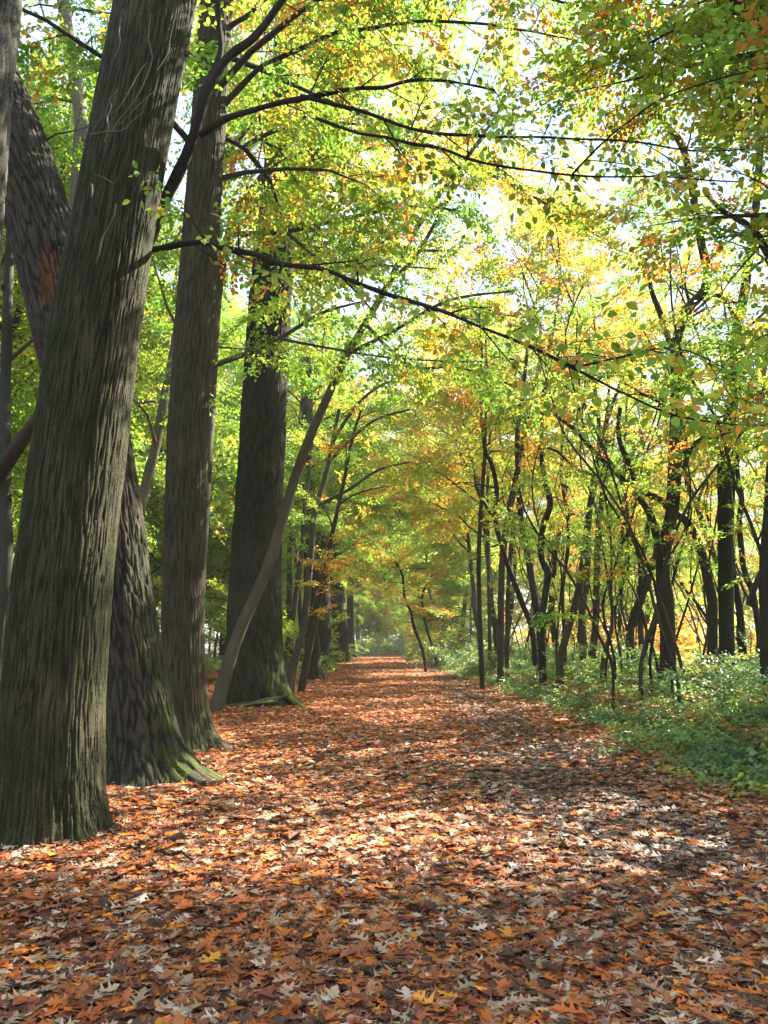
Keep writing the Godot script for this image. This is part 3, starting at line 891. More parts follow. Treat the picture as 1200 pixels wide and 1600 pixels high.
# the leaves of the bough over the path are large in the picture: 300 of them singly, the rest as one mass
func near_leaves(t: Growing) -> void:
	var all := []
	var tints := []
	for k in t.at.size():
		var base: Transform3D = t.at[k]
		var tip: Vector3 = base * Vector3(0.5, -0.03, 0)
		add_tube(t.twig, [Vector4(base.origin.x, base.origin.y, base.origin.z, 0.003), Vector4(tip.x, tip.y, tip.z, 0.001)], 3, Color(0.07, 0.05, 0.035))
		for e in 4:
			var fr: Vector3 = base * Vector3(0.5 * (0.18 + 0.17 * e), -0.01 * e, 0)
			var to: Vector3 = base * Vector3(0.5 * (0.18 + 0.17 * e) + 0.16, -0.02, 0.15 if e % 2 == 0 else -0.15)
			add_tube(t.twig, [Vector4(fr.x, fr.y, fr.z, 0.002), Vector4(to.x, to.y, to.z, 0.001)], 3, Color(0.07, 0.05, 0.035))
		for s in spray_places(0.5, 17, 0.072):
			if rng.randf() < 0.1:
				continue
			var x: Transform3D = base * s[0]
			x.basis = x.basis.orthonormalized().scaled_local(Vector3.ONE * s[1] / 0.075)
			all.append(x)
			var q: Color = t.tint[k] * leaf_tone()
			q.a = 1.0
			tints.append(q)
	var order := []
	for k in all.size():
		var w: Vector3 = all[k].origin + t.root.position - Vector3(0, 1.5, 0)
		var seen := absf(w.x / w.z) < 0.5 and w.y / -w.z < 0.98 and w.z < -1.0
		order.append([w.length() if seen else 100.0 + w.length(), k])
	order.sort()
	var mats := []
	for k in 24:
		var m: StandardMaterial3D = leaf_mat.duplicate()
		var q := pick(MIXED if k % 3 else LIME) * leaf_tone()
		m.albedo_color = Color(minf(q.r, 0.7), q.g, q.b).linear_to_srgb()
		mats.append(m)
	t.at = []
	t.tint = PackedColorArray()
	for i in order.size():
		var k: int = order[i][1]
		if i < 300:
			part("leaf", blade, mats[rng.randi() % 24], t.root).transform = all[k]
		else:
			t.at.append(all[k])
			t.tint.append(tints[k])


# dry ivy stems clinging to the great trunk
func vines(t: Growing) -> void:
	var base := t.root.position
	for v in [
		[Vector4(-2.352, 5.85, -5.79, 0.006), Vector4(-2.255, 6.01, -5.77, 0.007), Vector4(-2.133, 6.201, -5.77, 0.006), Vector4(-2.061, 6.41, -5.79, 0.007), Vector4(-2.006, 6.643, -5.79, 0.005), Vector4(-2.052, 6.852, -5.79, 0.005), Vector4(-2.044, 7.118, -5.79, 0.004)], [Vector4(-2.379, 4.689, -5.81, 0.004), Vector4(-2.35, 4.76, -5.79, 0.006), Vector4(-2.332, 4.902, -5.79, 0.007), Vector4(-2.276, 5.033, -5.79, 0.005), Vector4(-2.248, 5.105, -5.79, 0.007), Vector4(-2.239, 5.225, -5.79, 0.003)], [Vector4(-2.531, 5.924, -5.84, 0.004), Vector4(-2.359, 5.897, -5.77, 0.006), Vector4(-2.226, 5.91, -5.77, 0.005), Vector4(-2.139, 5.991, -5.76, 0.004), Vector4(-2.055, 6.079, -5.76, 0.003)],
		[Vector4(-2.363, 5.797, -5.77, 0.006), Vector4(-2.339, 5.934, -5.77, 0.007), Vector4(-2.361, 6.022, -5.77, 0.007), Vector4(-2.331, 6.148, -5.77, 0.005), Vector4(-2.346, 6.211, -5.77, 0.004), Vector4(-2.293, 6.331, -5.79, 0.003)], [Vector4(-2.469, 5.431, -5.81, 0.008), Vector4(-2.449, 5.332, -5.79, 0.009), Vector4(-2.451, 5.284, -5.79, 0.005)], [Vector4(-1.96, 6.527, -5.79, 0.005), Vector4(-1.872, 6.697, -5.79, 0.005), Vector4(-1.858, 6.854, -5.79, 0.004), Vector4(-1.831, 7.14, -5.81, 0.003)], [Vector4(-2.45, 5.503, -5.79, 0.003), Vector4(-2.348, 5.467, -5.79, 0.005), Vector4(-2.268, 5.419, -5.79, 0.004), Vector4(-2.231, 5.466, -5.77, 0.003)],
		[Vector4(-2.357, 6.698, -5.84, 0.007), Vector4(-2.301, 6.811, -5.79, 0.006), Vector4(-2.319, 6.916, -5.79, 0.005), Vector4(-2.317, 7.091, -5.82, 0.004)], [Vector4(-2.252, 5.96, -5.77, 0.005), Vector4(-2.154, 6.087, -5.77, 0.004), Vector4(-2.012, 6.252, -5.77, 0.004), Vector4(-1.944, 6.334, -5.79, 0.003)], [Vector4(-2.525, 5.885, -5.83, 0.004), Vector4(-2.41, 6.063, -5.79, 0.005), Vector4(-2.281, 6.139, -5.79, 0.005), Vector4(-2.112, 6.512, -5.79, 0.005), Vector4(-2.055, 6.604, -5.79, 0.004)],
	]:
		var mb := Mb.new()
		add_tube(mb, spline(moved(v, base), 0.03), 6, Color(0.21, 0.19, 0.15), 0.35)
		part("dry_vine", mb.mesh(), smooth_mat, t.root)


# ---------------------------------------------------------------- the thin dark trees right of the path
func right_wood() -> void:
	var ink := Color(0.030, 0.026, 0.022)
	var brown := Color(0.055, 0.043, 0.033)
	var olive := Color(0.085, 0.075, 0.05)
	var rows := [
		["bowed black stem curving from the verge up to the left, slimmest by the path bend", ink, MIXED, [[Vector4(5.298, -0.15, -25, 0.11), Vector4(5.298, 0.457, -25, 0.095), Vector4(5.206, 2.027, -25, 0.096), Vector4(4.932, 2.836, -25, 0.097), Vector4(4.375, 4.46, -25, 0.087), Vector4(4.082, 5.764, -25, 0.088), Vector4(4.156, 6.843, -25, 0.078), Vector4(3.98, 7.777, -25, 0.078), Vector4(3.77, 8.329, -25, 0.067), Vector4(3.666, 10.63, -25, 0.045)], [Vector4(4.124, 5.675, -25, 0.055), Vector4(3.827, 6.121, -25, 0.055), Vector4(3.467, 6.796, -25, 0.044), Vector4(3.393, 7.478, -25, 0.033)]]],
		["olive straight stem, thicker of the pair left of the bowed black stem", olive, YELLOW, [[Vector4(4.447, -0.15, -27, 0.145), Vector4(4.447, 0.666, -27, 0.126), Vector4(4.591, 4.131, -27, 0.117), Vector4(4.803, 5.769, -27, 0.119), Vector4(5.135, 7.271, -27, 0.108), Vector4(5.39, 8.455, -27, 0.096), Vector4(5.91, 10.85, -27, 0.086)]]],
		["olive straight stem, thinner of the pair left of the bowed black stem", olive, LIME, [[Vector4(5.025, -0.15, -29, 0.099), Vector4(5.025, 0.676, -29, 0.086), Vector4(5.158, 3.473, -29, 0.088), Vector4(5.375, 5.648, -29, 0.089), Vector4(5.765, 7.437, -29, 0.077), Vector4(5.978, 8.412, -29, 0.065)]]],
		["slim upright dark stem nearest the path bend", brown, LIME, [[Vector4(3.636, -0.15, -26, 0.101), Vector4(3.636, 0.481, -26, 0.088), Vector4(3.607, 4.033, -26, 0.079), Vector4(3.753, 6.422, -26, 0.08), Vector4(3.911, 8.194, -26, 0.07), Vector4(4.049, 10.99, -26, 0.047)]]],
		["slim straight stem directly behind the slim upright dark one", olive, YELLOW, [[Vector4(5.141, -0.15, -34, 0.1), Vector4(5.141, 0.591, -34, 0.087), Vector4(5.185, 5.823, -34, 0.089), Vector4(5.234, 8.981, -34, 0.075), Vector4(5.502, 12.31, -34, 0.061)]]],
		["wavy dark trunk with an S-bend half way up", ink, MIXED, [[Vector4(4.864, -0.15, -22, 0.119), Vector4(4.864, 1.964, -22, 0.104), Vector4(5.016, 2.96, -22, 0.105), Vector4(5.117, 3.588, -22, 0.105), Vector4(4.945, 4.106, -22, 0.096), Vector4(5.017, 4.98, -22, 0.097), Vector4(5.28, 5.728, -22, 0.097), Vector4(5.133, 6.464, -22, 0.088), Vector4(5.073, 7.473, -22, 0.069), Vector4(5.231, 9.541, -22, 0.05)], [Vector4(5.053, 3.914, -22, 0.067), Vector4(5.239, 3.512, -21.8, 0.057), Vector4(5.328, 4.274, -21.8, 0.048)]]],
		["brown stem leaning right above the pale shrubs", olive, ORANGE, [[Vector4(5.126, -0.15, -21, 0.123), Vector4(5.126, 0.973, -21, 0.107), Vector4(5.36, 1.819, -21, 0.108), Vector4(5.631, 2.623, -21, 0.109), Vector4(5.879, 3.622, -21, 0.11), Vector4(6.137, 5.142, -21, 0.102), Vector4(6.316, 6.127, -21, 0.093), Vector4(6.54, 7.207, -21, 0.075)]]],
		["thin snaking stem between the S-bend trunk and the leaning brown stem", brown, YELLOW, [[Vector4(6.031, -0.15, -24, 0.071), Vector4(6.031, 2.067, -24, 0.062), Vector4(6.043, 3.3, -24, 0.062), Vector4(6.265, 4.555, -24, 0.063), Vector4(6.314, 5.662, -24, 0.063), Vector4(6.163, 7.092, -24, 0.053), Vector4(6.305, 8.912, -24, 0.043)]]],
		["tall dark tree forked low and forked again high up, mid way along the verge", brown, MIXED, [[Vector4(6.552, -0.15, -17, 0.207), Vector4(6.552, 0.762, -17, 0.18), Vector4(6.614, 1.257, -17, 0.181), Vector4(6.659, 2.337, -17, 0.176), Vector4(6.623, 3.116, -17, 0.163), Vector4(6.648, 3.487, -17, 0.163), Vector4(6.773, 4.013, -17, 0.157), Vector4(6.935, 4.62, -17, 0.15), Vector4(7.052, 5.436, -17, 0.152), Vector4(7.161, 6.552, -17, 0.146), Vector4(7.256, 7.676, -17, 0.139), Vector4(7.307, 8.628, -17, 0.125), Vector4(7.516, 9.345, -17, 0.118), Vector4(7.77, 9.785, -17, 0.119), Vector4(8.069, 10.11, -16.9, 0.118), Vector4(8.161, 10.64, -16.8, 0.111), Vector4(8.013, 11.14, -16.7, 0.103), Vector4(7.633, 13.5, -16.4, 0.087), Vector4(7.123, 14.18, -16.2, 0.079), Vector4(6.535, 15.32, -16, 0.071), Vector4(6.156, 16.22, -15.8, 0.063), Vector4(5.598, 17.29, -15.6, 0.055)],
			[Vector4(6.64, 3.368, -17, 0.119), Vector4(6.533, 3.669, -16.9, 0.104), Vector4(6.424, 4.162, -16.8, 0.096), Vector4(6.25, 4.564, -16.7, 0.081), Vector4(6, 4.919, -16.6, 0.074), Vector4(5.864, 5.454, -16.5, 0.066), Vector4(5.613, 6.019, -16.4, 0.059), Vector4(5.544, 6.416, -16.3, 0.051), Vector4(5.581, 6.858, -16.2, 0.044)], [Vector4(7.28, 8.462, -17, 0.078), Vector4(7.085, 8.932, -16.9, 0.07), Vector4(6.909, 9.45, -16.8, 0.07), Vector4(6.689, 10, -16.7, 0.062), Vector4(6.588, 10.47, -16.6, 0.055), Vector4(6.392, 10.65, -16.5, 0.039)], [Vector4(7.082, 5.421, -17, 0.068), Vector4(7.19, 5.529, -16.8, 0.06), Vector4(7.323, 6.017, -16.6, 0.052), Vector4(7.551, 6.238, -16.4, 0.037)], [Vector4(7.74, 9.819, -17, 0.04), Vector4(7.655, 10.4, -17, 0.032), Vector4(7.836, 11.12, -17, 0.024)]]],
		["mossy bough arching over from the right, passing behind the forked tree", Color(0.05, 0.05, 0.03), YELLOW, [[Vector4(8.456, -0.15, -19, 0.139), Vector4(8.456, 0.674, -19, 0.121), Vector4(8.624, 2.388, -19, 0.123), Vector4(8.553, 3.158, -19, 0.124), Vector4(8.451, 3.772, -19, 0.125), Vector4(8.277, 4.36, -19, 0.117), Vector4(7.969, 4.715, -18.8, 0.108), Vector4(7.721, 4.831, -18.7, 0.099), Vector4(7.253, 5.161, -18.5, 0.09), Vector4(6.685, 5.369, -18.3, 0.081), Vector4(6.224, 5.589, -18.1, 0.072), Vector4(5.609, 6.1, -17.9, 0.064), Vector4(5.216, 6.424, -17.7, 0.056), Vector4(4.798, 6.791, -17.5, 0.039), Vector4(4.065, 7.134, -17.2, 0.023)], [Vector4(5.876, 5.697, -18, 0.048), Vector4(5.412, 5.689, -17.9, 0.048), Vector4(4.944, 5.811, -17.8, 0.04), Vector4(4.434, 6.198, -17.6, 0.032), Vector4(4.021, 6.284, -17.5, 0.024)]]],
		["crooked stem with a pale lit elbow left of the thickest dark trunk", Color(0.08, 0.075, 0.06), YELLOW, [[Vector4(10.33, -0.15, -22, 0.108), Vector4(10.33, 0.726, -22, 0.094), Vector4(10.31, 2.774, -22, 0.095), Vector4(10.26, 3.785, -22, 0.086), Vector4(9.953, 4.812, -22, 0.087), Vector4(9.717, 5.796, -22, 0.078), Vector4(9.48, 6.575, -22, 0.069), Vector4(9.442, 7.69, -22, 0.049)], [Vector4(9.772, 5.757, -22, 0.058), Vector4(9.917, 6.232, -21.8, 0.048), Vector4(10.21, 6.682, -21.6, 0.029)]]],
		["thickest dark straight trunk of the right-hand wood", ink, MIXED, [[Vector4(8.156, -0.15, -17.5, 0.205), Vector4(8.156, 0.667, -17.5, 0.178), Vector4(8.306, 3.028, -17.5, 0.175), Vector4(8.45, 4.966, -17.5, 0.171), Vector4(8.519, 6.005, -17.5, 0.157), Vector4(8.735, 7.082, -17.5, 0.143), Vector4(8.944, 7.864, -17.5, 0.136), Vector4(9.024, 8.81, -17.5, 0.129), Vector4(9.151, 9.531, -17.5, 0.122), Vector4(9.362, 10.28, -17.5, 0.123), Vector4(9.581, 11.27, -17.5, 0.115), Vector4(9.787, 12.1, -17.5, 0.108), Vector4(10.26, 15.09, -17.5, 0.085)], [Vector4(9.094, 9.444, -17.5, 0.065), Vector4(8.872, 9.867, -17.3, 0.048), Vector4(8.428, 10.06, -17, 0.04), Vector4(7.743, 9.504, -16.8, 0.023)], [Vector4(8.965, 7.914, -17.5, 0.064), Vector4(9.079, 7.594, -17.3, 0.063), Vector4(9.429, 7.086, -17, 0.054), Vector4(9.916, 6.864, -16.8, 0.038)]]],
		["dark stem splitting off right beside the foot of the thickest trunk", ink, LIME, [[Vector4(9.106, -0.15, -18.5, 0.108), Vector4(9.106, 0.558, -18.5, 0.094), Vector4(9.062, 1.143, -18.5, 0.095), Vector4(9.06, 2.412, -18.5, 0.088), Vector4(8.982, 3.212, -18.5, 0.081), Vector4(8.999, 4.187, -18.5, 0.065), Vector4(9.176, 5.517, -18.5, 0.049)]]],
		["sinuous thin trunk right of the thickest dark trunk", ink, ORANGE, [[Vector4(10.28, -0.15, -20, 0.088), Vector4(10.28, 1.13, -20, 0.077), Vector4(10.22, 2.744, -20, 0.078), Vector4(10.02, 3.525, -20, 0.078), Vector4(9.992, 4.175, -20, 0.079), Vector4(10, 4.905, -20, 0.071), Vector4(10.12, 5.463, -20, 0.071), Vector4(10.07, 6.117, -20, 0.062), Vector4(10.1, 7.131, -20, 0.045)]]],
		["dark trunk standing against the right edge of the picture", brown, GREEN, [[Vector4(6.955, -0.15, -13.5, 0.105), Vector4(6.955, 0.434, -13.5, 0.091), Vector4(7.06, 1.946, -13.5, 0.087), Vector4(7.133, 2.867, -13.5, 0.088), Vector4(7.278, 3.799, -13.5, 0.083), Vector4(7.491, 5.178, -13.5, 0.073), Vector4(7.733, 6.972, -13.5, 0.062)], [Vector4(6.792, 2.224, -13.5, 0.053), Vector4(6.941, 2.573, -13.5, 0.053), Vector4(7.109, 2.867, -13.5, 0.059)]]],
		["stout stem leaning right into the forked tree", brown, YELLOW, [[Vector4(7.464, -0.15, -22, 0.141), Vector4(7.464, 1.76, -22, 0.123), Vector4(7.605, 2.226, -22, 0.123), Vector4(8.034, 3.304, -22, 0.124), Vector4(8.395, 4.13, -22, 0.115), Vector4(8.672, 4.81, -22, 0.097), Vector4(8.984, 5.676, -22, 0.068)]]],
		["slim stem behind the stout one that leans right", brown, ORANGE, [[Vector4(9.225, -0.15, -26, 0.116), Vector4(9.225, 2.558, -26, 0.101), Vector4(9.404, 4.356, -26, 0.102), Vector4(9.684, 5.549, -26, 0.091), Vector4(9.909, 6.903, -26, 0.069)], [Vector4(9.39, 4.129, -26, 0.068), Vector4(9.135, 4.812, -26, 0.057), Vector4(8.895, 5.387, -26, 0.046)]]],
		["brown upright stem with a branch rising to the right", olive, ORANGE, [[Vector4(6.621, -0.15, -23, 0.124), Vector4(6.621, 1.057, -23, 0.108), Vector4(6.78, 2.259, -23, 0.109), Vector4(6.968, 4.753, -23, 0.101), Vector4(7.157, 6.048, -23, 0.081), Vector4(7.37, 7.751, -23, 0.062)], [Vector4(6.962, 4.631, -23, 0.05), Vector4(7.461, 5.313, -22.8, 0.04), Vector4(8.232, 5.89, -22.6, 0.03)]]],
		["brown trunk left of the upright stem with the rising branch", olive, YELLOW, [[Vector4(6.896, -0.15, -25, 0.148), Vector4(6.896, 2.325, -25, 0.129), Vector4(7.112, 3.678, -25, 0.13), Vector4(7.279, 5.747, -25, 0.121), Vector4(7.53, 6.782, -25, 0.1), Vector4(7.888, 8.525, -25, 0.079)]]],
		["thin pole-straight stem in the middle of the right-hand wood", olive, MIXED, [[Vector4(8.781, -0.15, -27, 0.08), Vector4(8.781, 1.682, -27, 0.069), Vector4(9.062, 4.963, -27, 0.071), Vector4(9.218, 6.865, -27, 0.06), Vector4(9.434, 9.341, -27, 0.049)]]],
		["thin bare sapling arching left out of the verge shrubs", brown, LIME, [[Vector4(4.846, -0.15, -15.5, 0.038), Vector4(4.846, 0.482, -15.5, 0.033), Vector4(4.855, 1.124, -15.5, 0.033), Vector4(4.595, 1.735, -15.5, 0.033), Vector4(4.419, 2.223, -15.5, 0.027), Vector4(4.225, 2.649, -15.5, 0.027), Vector4(3.924, 3.16, -15.5, 0.027), Vector4(3.524, 3.663, -15.5, 0.027), Vector4(3.166, 4.339, -15.5, 0.021), Vector4(3.073, 4.856, -15.5, 0.014)]]],
		["crooked bare sapling at the far right edge of the path", ink, YELLOW, [[Vector4(2.809, -0.15, -43, 0.105), Vector4(2.809, 0.101, -43, 0.091), Vector4(2.637, 1.248, -43, 0.092), Vector4(2.17, 2.514, -43, 0.092), Vector4(1.991, 3.354, -43, 0.074), Vector4(1.626, 4.273, -43, 0.074), Vector4(1.52, 5.46, -43, 0.075), Vector4(1.075, 6.32, -43, 0.056)]]],
		["small forked sapling beside the crooked one at the far path edge", ink, ORANGE, [[Vector4(4.112, -0.15, -52, 0.127), Vector4(4.112, 0.586, -52, 0.111), Vector4(3.728, 1.85, -52, 0.089), Vector4(3.3, 3.521, -52, 0.089), Vector4(3.27, 5.078, -52, 0.09), Vector4(4.005, 6.517, -52, 0.068)]]],
		["dark bough reaching in at the right edge above the verge", ink, GREEN, [[Vector4(8.245, -0.15, -13, 0.115), Vector4(8.245, 1.259, -13, 0.1), Vector4(8.554, 5.045, -13, 0.094), Vector4(8.25, 7.795, -13, 0.091), Vector4(7.777, 8.578, -13, 0.086), Vector4(7.501, 8.908, -13, 0.08), Vector4(7.378, 9.188, -13, 0.074), Vector4(7.122, 9.523, -13, 0.062), Vector4(6.708, 9.778, -13, 0.05), Vector4(6.366, 10.19, -13, 0.031)]]],
		["brown tree just outside the right edge whose leafy boughs hang into the upper right corner", brown, MIXED, [[Vector4(6.551, -0.15, -8.8, 0.127), Vector4(6.551, 0.113, -8.8, 0.11), Vector4(6.929, 2.317, -8.8, 0.1), Vector4(7.215, 5.594, -8.8, 0.09), Vector4(7.453, 9.333, -8.8, 0.079)]]],
		["second tree outside the right edge, its crown over the near path", brown, YELLOW, [[Vector4(9.404, -0.15, -11.5, 0.133), Vector4(9.404, 0.148, -11.5, 0.116), Vector4(9.71, 3.589, -11.5, 0.112), Vector4(10.08, 9.214, -11.5, 0.1), Vector4(10.57, 14.45, -11.5, 0.083)]]],
	]
	for q in [["third tree outside the right edge, shading the front of the path", Vector3(5.6, 0, -6.9), 0], ["fourth tree outside the right edge, behind the first two", Vector3(9.6, 0, -9.0), 1], ["fifth tree outside the right edge, well back from the verge", Vector3(11.5, 0, -12.6), 2], ["sixth tree outside the right edge, deepest of those", Vector3(13.5, 0, -15.5), 1], ["seventh tree outside the right edge, nearest of those", Vector3(7.6, 0, -5.2), 2]]:
		var b: Vector3 = q[1]
		rows.append([q[0], brown, [MIXED, YELLOW, LIME][q[2]], [[Vector4(b.x, -0.15, b.z, 0.14), Vector4(b.x + 0.2, 3.0, b.z + 0.1, 0.12), Vector4(b.x - 0.1, 6.0, b.z, 0.10), Vector4(b.x + 0.1, 9.0, b.z + 0.2, 0.07)]]])
	for k in rows.size():
		var r: Array = rows[k]
		var w: float = r[3][0][0].w
		var d: float = -r[3][0][0].z
		var o := {"bark": r[1], "pal": r[2], "top": clampf(8.0 + w * 50.0, 9.0, 17.0), "lo": 5.0, "limbs": 9 if w < 0.15 else 13, "reach": 2.0 if w < 0.15 else 2.8, "gap": 0.3, "bare": 0.5, "moss": Color(0.05, 0.06, 0.015) if k in [8, 9, 11] else Color(0, 0, 0), "size": 1.1}
		if k == 20:
			o.merge({"top": 0.0, "limbs": 5, "lo": 1.5, "reach": 0.6}, true)
		if k in [21, 22]:
			o.merge({"top": 0.0, "limbs": 9, "lo": 2.5, "reach": 1.6, "size": 1.3}, true)
		if k in [9, 23]:
			o.merge({"top": 0.0, "limbs": 0, "bare": 0.3}, true)
		if k > 23:
			o.merge({"limbs": 42, "reach": 3.6, "lo": 4.2, "top": 15.0, "gap": 0.25, "size": 1.15}, true)
		var t := stem_tree("thin_tree", r[0], r[3], o)
		finish(t, sprays[k % 6])


# ---------------------------------------------------------------- trees further in and behind
func deep_wood() -> void:
	var bark := Color(0.07, 0.058, 0.042)
	var beech := []
	for pal in [LIME, MIXED, YELLOW, GREEN]:
		beech.append(proto(9.5, 0.09, 1.2, 3.4, 36, pal, 1.2, 0.22, 0.16, sprays[beech.size()], bark, 0.4))
	var tall := []
	for pal in [MIXED, YELLOW, LIME, ORANGE, GREEN]:
		tall.append(proto(15.0, 0.12, 6.0, 2.8, 18, pal, 1.3, 0.28, 0.2, sprays[tall.size()], bark * 0.7))
	var pole := []
	for pal in [YELLOW, LIME, ORANGE, MIXED, YELLOW, LIME]:
		pole.append(proto(11.0, 0.06, 3.4, 1.6, 9, pal, 0.9, 0.7, 0.42, sprays[pole.size()], bark * [0.6, 1.0, 0.5, 1.3, 0.8, 1.1][pole.size()], 1.4))
	var stick := []
	for pal in [YELLOW, LIME, LIME, MIXED, YELLOW]:
		stick.append(proto(9.0, [0.05, 0.035, 0.045, 0.03, 0.04][stick.size()], 2.4, 1.3, 6, pal, 0.7, 1.1, 0.5, sprays[stick.size()], bark * [0.4, 0.9, 1.4, 0.6, 1.1][stick.size()], 1.8))
	var big := []
	for pal in [LIME, MIXED, LIME, YELLOW]:
		big.append(proto(21.0, 0.24, 2.4, 4.8, 60, pal, 1.5, 0.3, 0.1, sprays[big.size() + 1], bark))
	var arch := []
	for pal in [LIME, MIXED, YELLOW]:
		arch.append(proto(17.0, 0.18, 5.5, 6.0, 28, pal, 1.5, 0.36, 0.12, sprays[arch.size() + 2], bark))
	var far := []
	for pal in [LIME, YELLOW, MIXED, ORANGE]:
		far.append(proto(13.0, 0.16, 0.6, 4.6, 18, pal, 1.35, 0.45, 0.14, far_sprays[far.size()], bark, 0.35))
	rng.seed = 101
	# understorey beeches that arch over the path from both sides
	for k in 26:
		var z := -27.0 - k * 3.9 + rng.randf_range(-1.2, 1.2)
		var left := k % 2 == 0
		if k % 4 == 1 or k % 4 == 2:
			continue
		var x := rng.randf_range(-9.5, -6.5) if left else rng.randf_range(6.2, 7.6)
		if in_the_light(Vector3(x, 0, z), 2.0, 8.0):
			continue
		plant(beech[rng.randi() % 4], "understorey_beech", "low spreading beech arching over the path from the %s" % ("old row of trunks" if left else "shrubby verge side"), "tree", Vector3(x, 0, z), rng.randf() * TAU, rng.randf_range(0.85, 1.2), "beeches arching over the far path from the %s" % ("old row" if left else "verge"))
	for k in 12:
		var z := -36.0 - floorf(k / 2.0) * 11.0 + rng.randf_range(-2.0, 2.0)
		var right := k % 2 == 0
		plant(arch[rng.randi() % 3], "arching_tree", "high-crowned tree meeting overhead above the far path from the %s" % ("verge side" if right else "old row side"), "tree", Vector3(rng.randf_range(5.6, 7.0) if right else rng.randf_range(-5.0, -3.6), 0, z), rng.randf() * TAU, 0.85 + absf(z) / 160.0, "high trees meeting over the far path from the %s" % ("verge side" if right else "old row side"))
	for q in [["tall slender tree at the verge, its crown over the bend of the path", Vector3(5.6, 0, -25.5)], ["tall slender tree behind the bowed stem, its crown high over the path", Vector3(7.6, 0, -31.0)], ["tall slender tree well beyond the pair of olive stems", Vector3(6.6, 0, -38.0)]]:
		plant(tall[rng.randi() % 3], "woodland_tree", q[0], "tree", q[1], rng.randf() * TAU, 1.32, "")
	# behind the old trunks on the left
	for k in 13:
		var z := -12.0 - k * 5.6 + rng.randf_range(-1.5, 1.5)
		var x := -9.0 - 15.0 * rng.randf() - absf(z) * 0.16
		plant(beech[[0, 0, 3, 1][rng.randi() % 4]] if k % 3 else tall[2], "woodland_tree", "bright green leafy tree in the wood behind the old trunks", "tree", Vector3(x, 0, z), rng.randf() * TAU, rng.randf_range(0.9, 1.35), "leafy trees in the wood left of the old row")
	for k in 6:
		var z := -15.0 - k * 9.0 + rng.randf_range(-1.0, 1.0)
		var x := -7.5 - 12.0 * rng.randf() - absf(z) * 0.1
		plant(big[rng.randi() % 3], "tall_tree", "tall green tree rising in the wood behind the old trunks", "tree", Vector3(x, 0, z), rng.randf() * TAU, rng.randf_range(0.85, 1.15), "tall trees in the wood left of the old row")
	for k in 2:
		var z := -44.0 - k * 25.0 + rng.randf_range(-1.0, 1.0)
		var x := 9.0 + 14.0 * rng.randf() + absf(z) * 0.1
		plant(big[rng.randi() % 4], "tall_tree", "tall autumn tree rising deep in the wood beyond the verge", "tree", Vector3(x, 0, z), rng.randf() * TAU, rng.randf_range(0.75, 1.0), "tall trees deep in the wood right of the path")
	for p in [Vector3(-9.5, 0, -17.0), Vector3(-12.0, 0, -24.0), Vector3(-9.0, 0, -29.0), Vector3(-16.0, 0, -27.0), Vector3(-7.5, 0, -37.0)]:
		plant(big[rng.randi() % 3], "tall_tree", "tall green tree rising in the wood behind the old trunks", "tree", p, rng.randf() * TAU, rng.randf_range(0.85, 1.0), "tall trees in the wood left of the old row")
	# inside the wood on the right
	for k in 11:
		var z := -20.0 - k * 6.5 + rng.randf_range(-2.0, 2.0)
		var x := 8.5 + 20.0 * rng.randf() + absf(z) * 0.12
		if in_the_light(Vector3(x, 0, z), 5.0, 13.0):
			continue
		plant(tall[[0, 1, 1, 3, 3, 2, 4][rng.randi() % 7]], "woodland_tree", "thin-stemmed autumn tree inside the wood beyond the shrubby verge", "tree", Vector3(x, 0.2, z), rng.randf() * TAU, rng.randf_range(0.75, 1.15), "thin trees inside the wood right of the path")
	for k in 150:
		var z := -13.0 - 60.0 * pow(rng.randf(), 1.5)
		var x := 5.6 + (24.0 * rng.randf() + absf(z) * 0.1) * smoothstep(-8.0, -22.0, z) + rng.randf()
		if in_the_light(Vector3(x, 0, z), 3.0, 8.0):
			continue
		plant(pole[rng.randi() % 6], "thin_pole", "spindly bare-stemmed pole with a few yellow leaves among the thin trees", "tree", Vector3(x, 0.1, z), rng.randf() * TAU, rng.randf_range(0.7, 1.2), "spindly poles in the wood right of the path")
	for k in 105:
		var z := -13.5 - 26.0 * rng.randf()
		var x := 5.4 + 9.0 * rng.randf() * smoothstep(-9.0, -20.0, z)
		var sk := rng.randi() % 5
		var look: String = ["dark crooked stem with few leaves just inside the wood", "thin brown crooked stem with few leaves just inside the wood", "grey-brown crooked stem with few leaves just inside the wood", "thinnest kind of dark crooked stem just inside the wood", "brown winding stem with yellow leaves just inside the wood"][sk]
		plant(stick[sk], "slender_tree", look, "tree", Vector3(x, 0.05, z), rng.randf() * TAU, rng.randf_range(0.7, 1.25), "crooked thin stems just inside the right-hand wood")
	# the far edge of the wood on both sides and across the end of the path
	for k in 40:
		var a := lerpf(-0.95, 1.0, (k + rng.randf()) / 40.0)
		var d := rng.randf_range(52.0, 90.0)
		var p := Vector3(sin(a) * d + 1.0, 0, -cos(a) * d)
		if absf(p.x - 1.2) < 6.0:
			continue
		plant(far[[0, 1, 2, 1, 3][rng.randi() % 5] if p.x > 0 else [0, 0, 2, 1][rng.randi() % 4]], "distant_tree", "distant leafy tree closing the view on the %s of the path" % ("verge side" if p.x > 0 else "old row side"), "tree", p, rng.randf() * TAU, rng.randf_range(0.9, 1.3), "distant trees closing the wood on the %s" % ("verge side" if p.x > 0 else "old row side"))
	for k in 12:
		plant(far[[0, 2, 1][k % 3]], "distant_tree", "distant leafy tree across the far end of the path", "tree", Vector3((-18.0 + k * 2.9 if k < 6 else k * 2.9 - 12.0) + rng.randf(), 0, -128.0 - rng.randf() * 20.0), rng.randf() * TAU, rng.randf_range(0.9, 1.25), "distant trees across the end of the path")
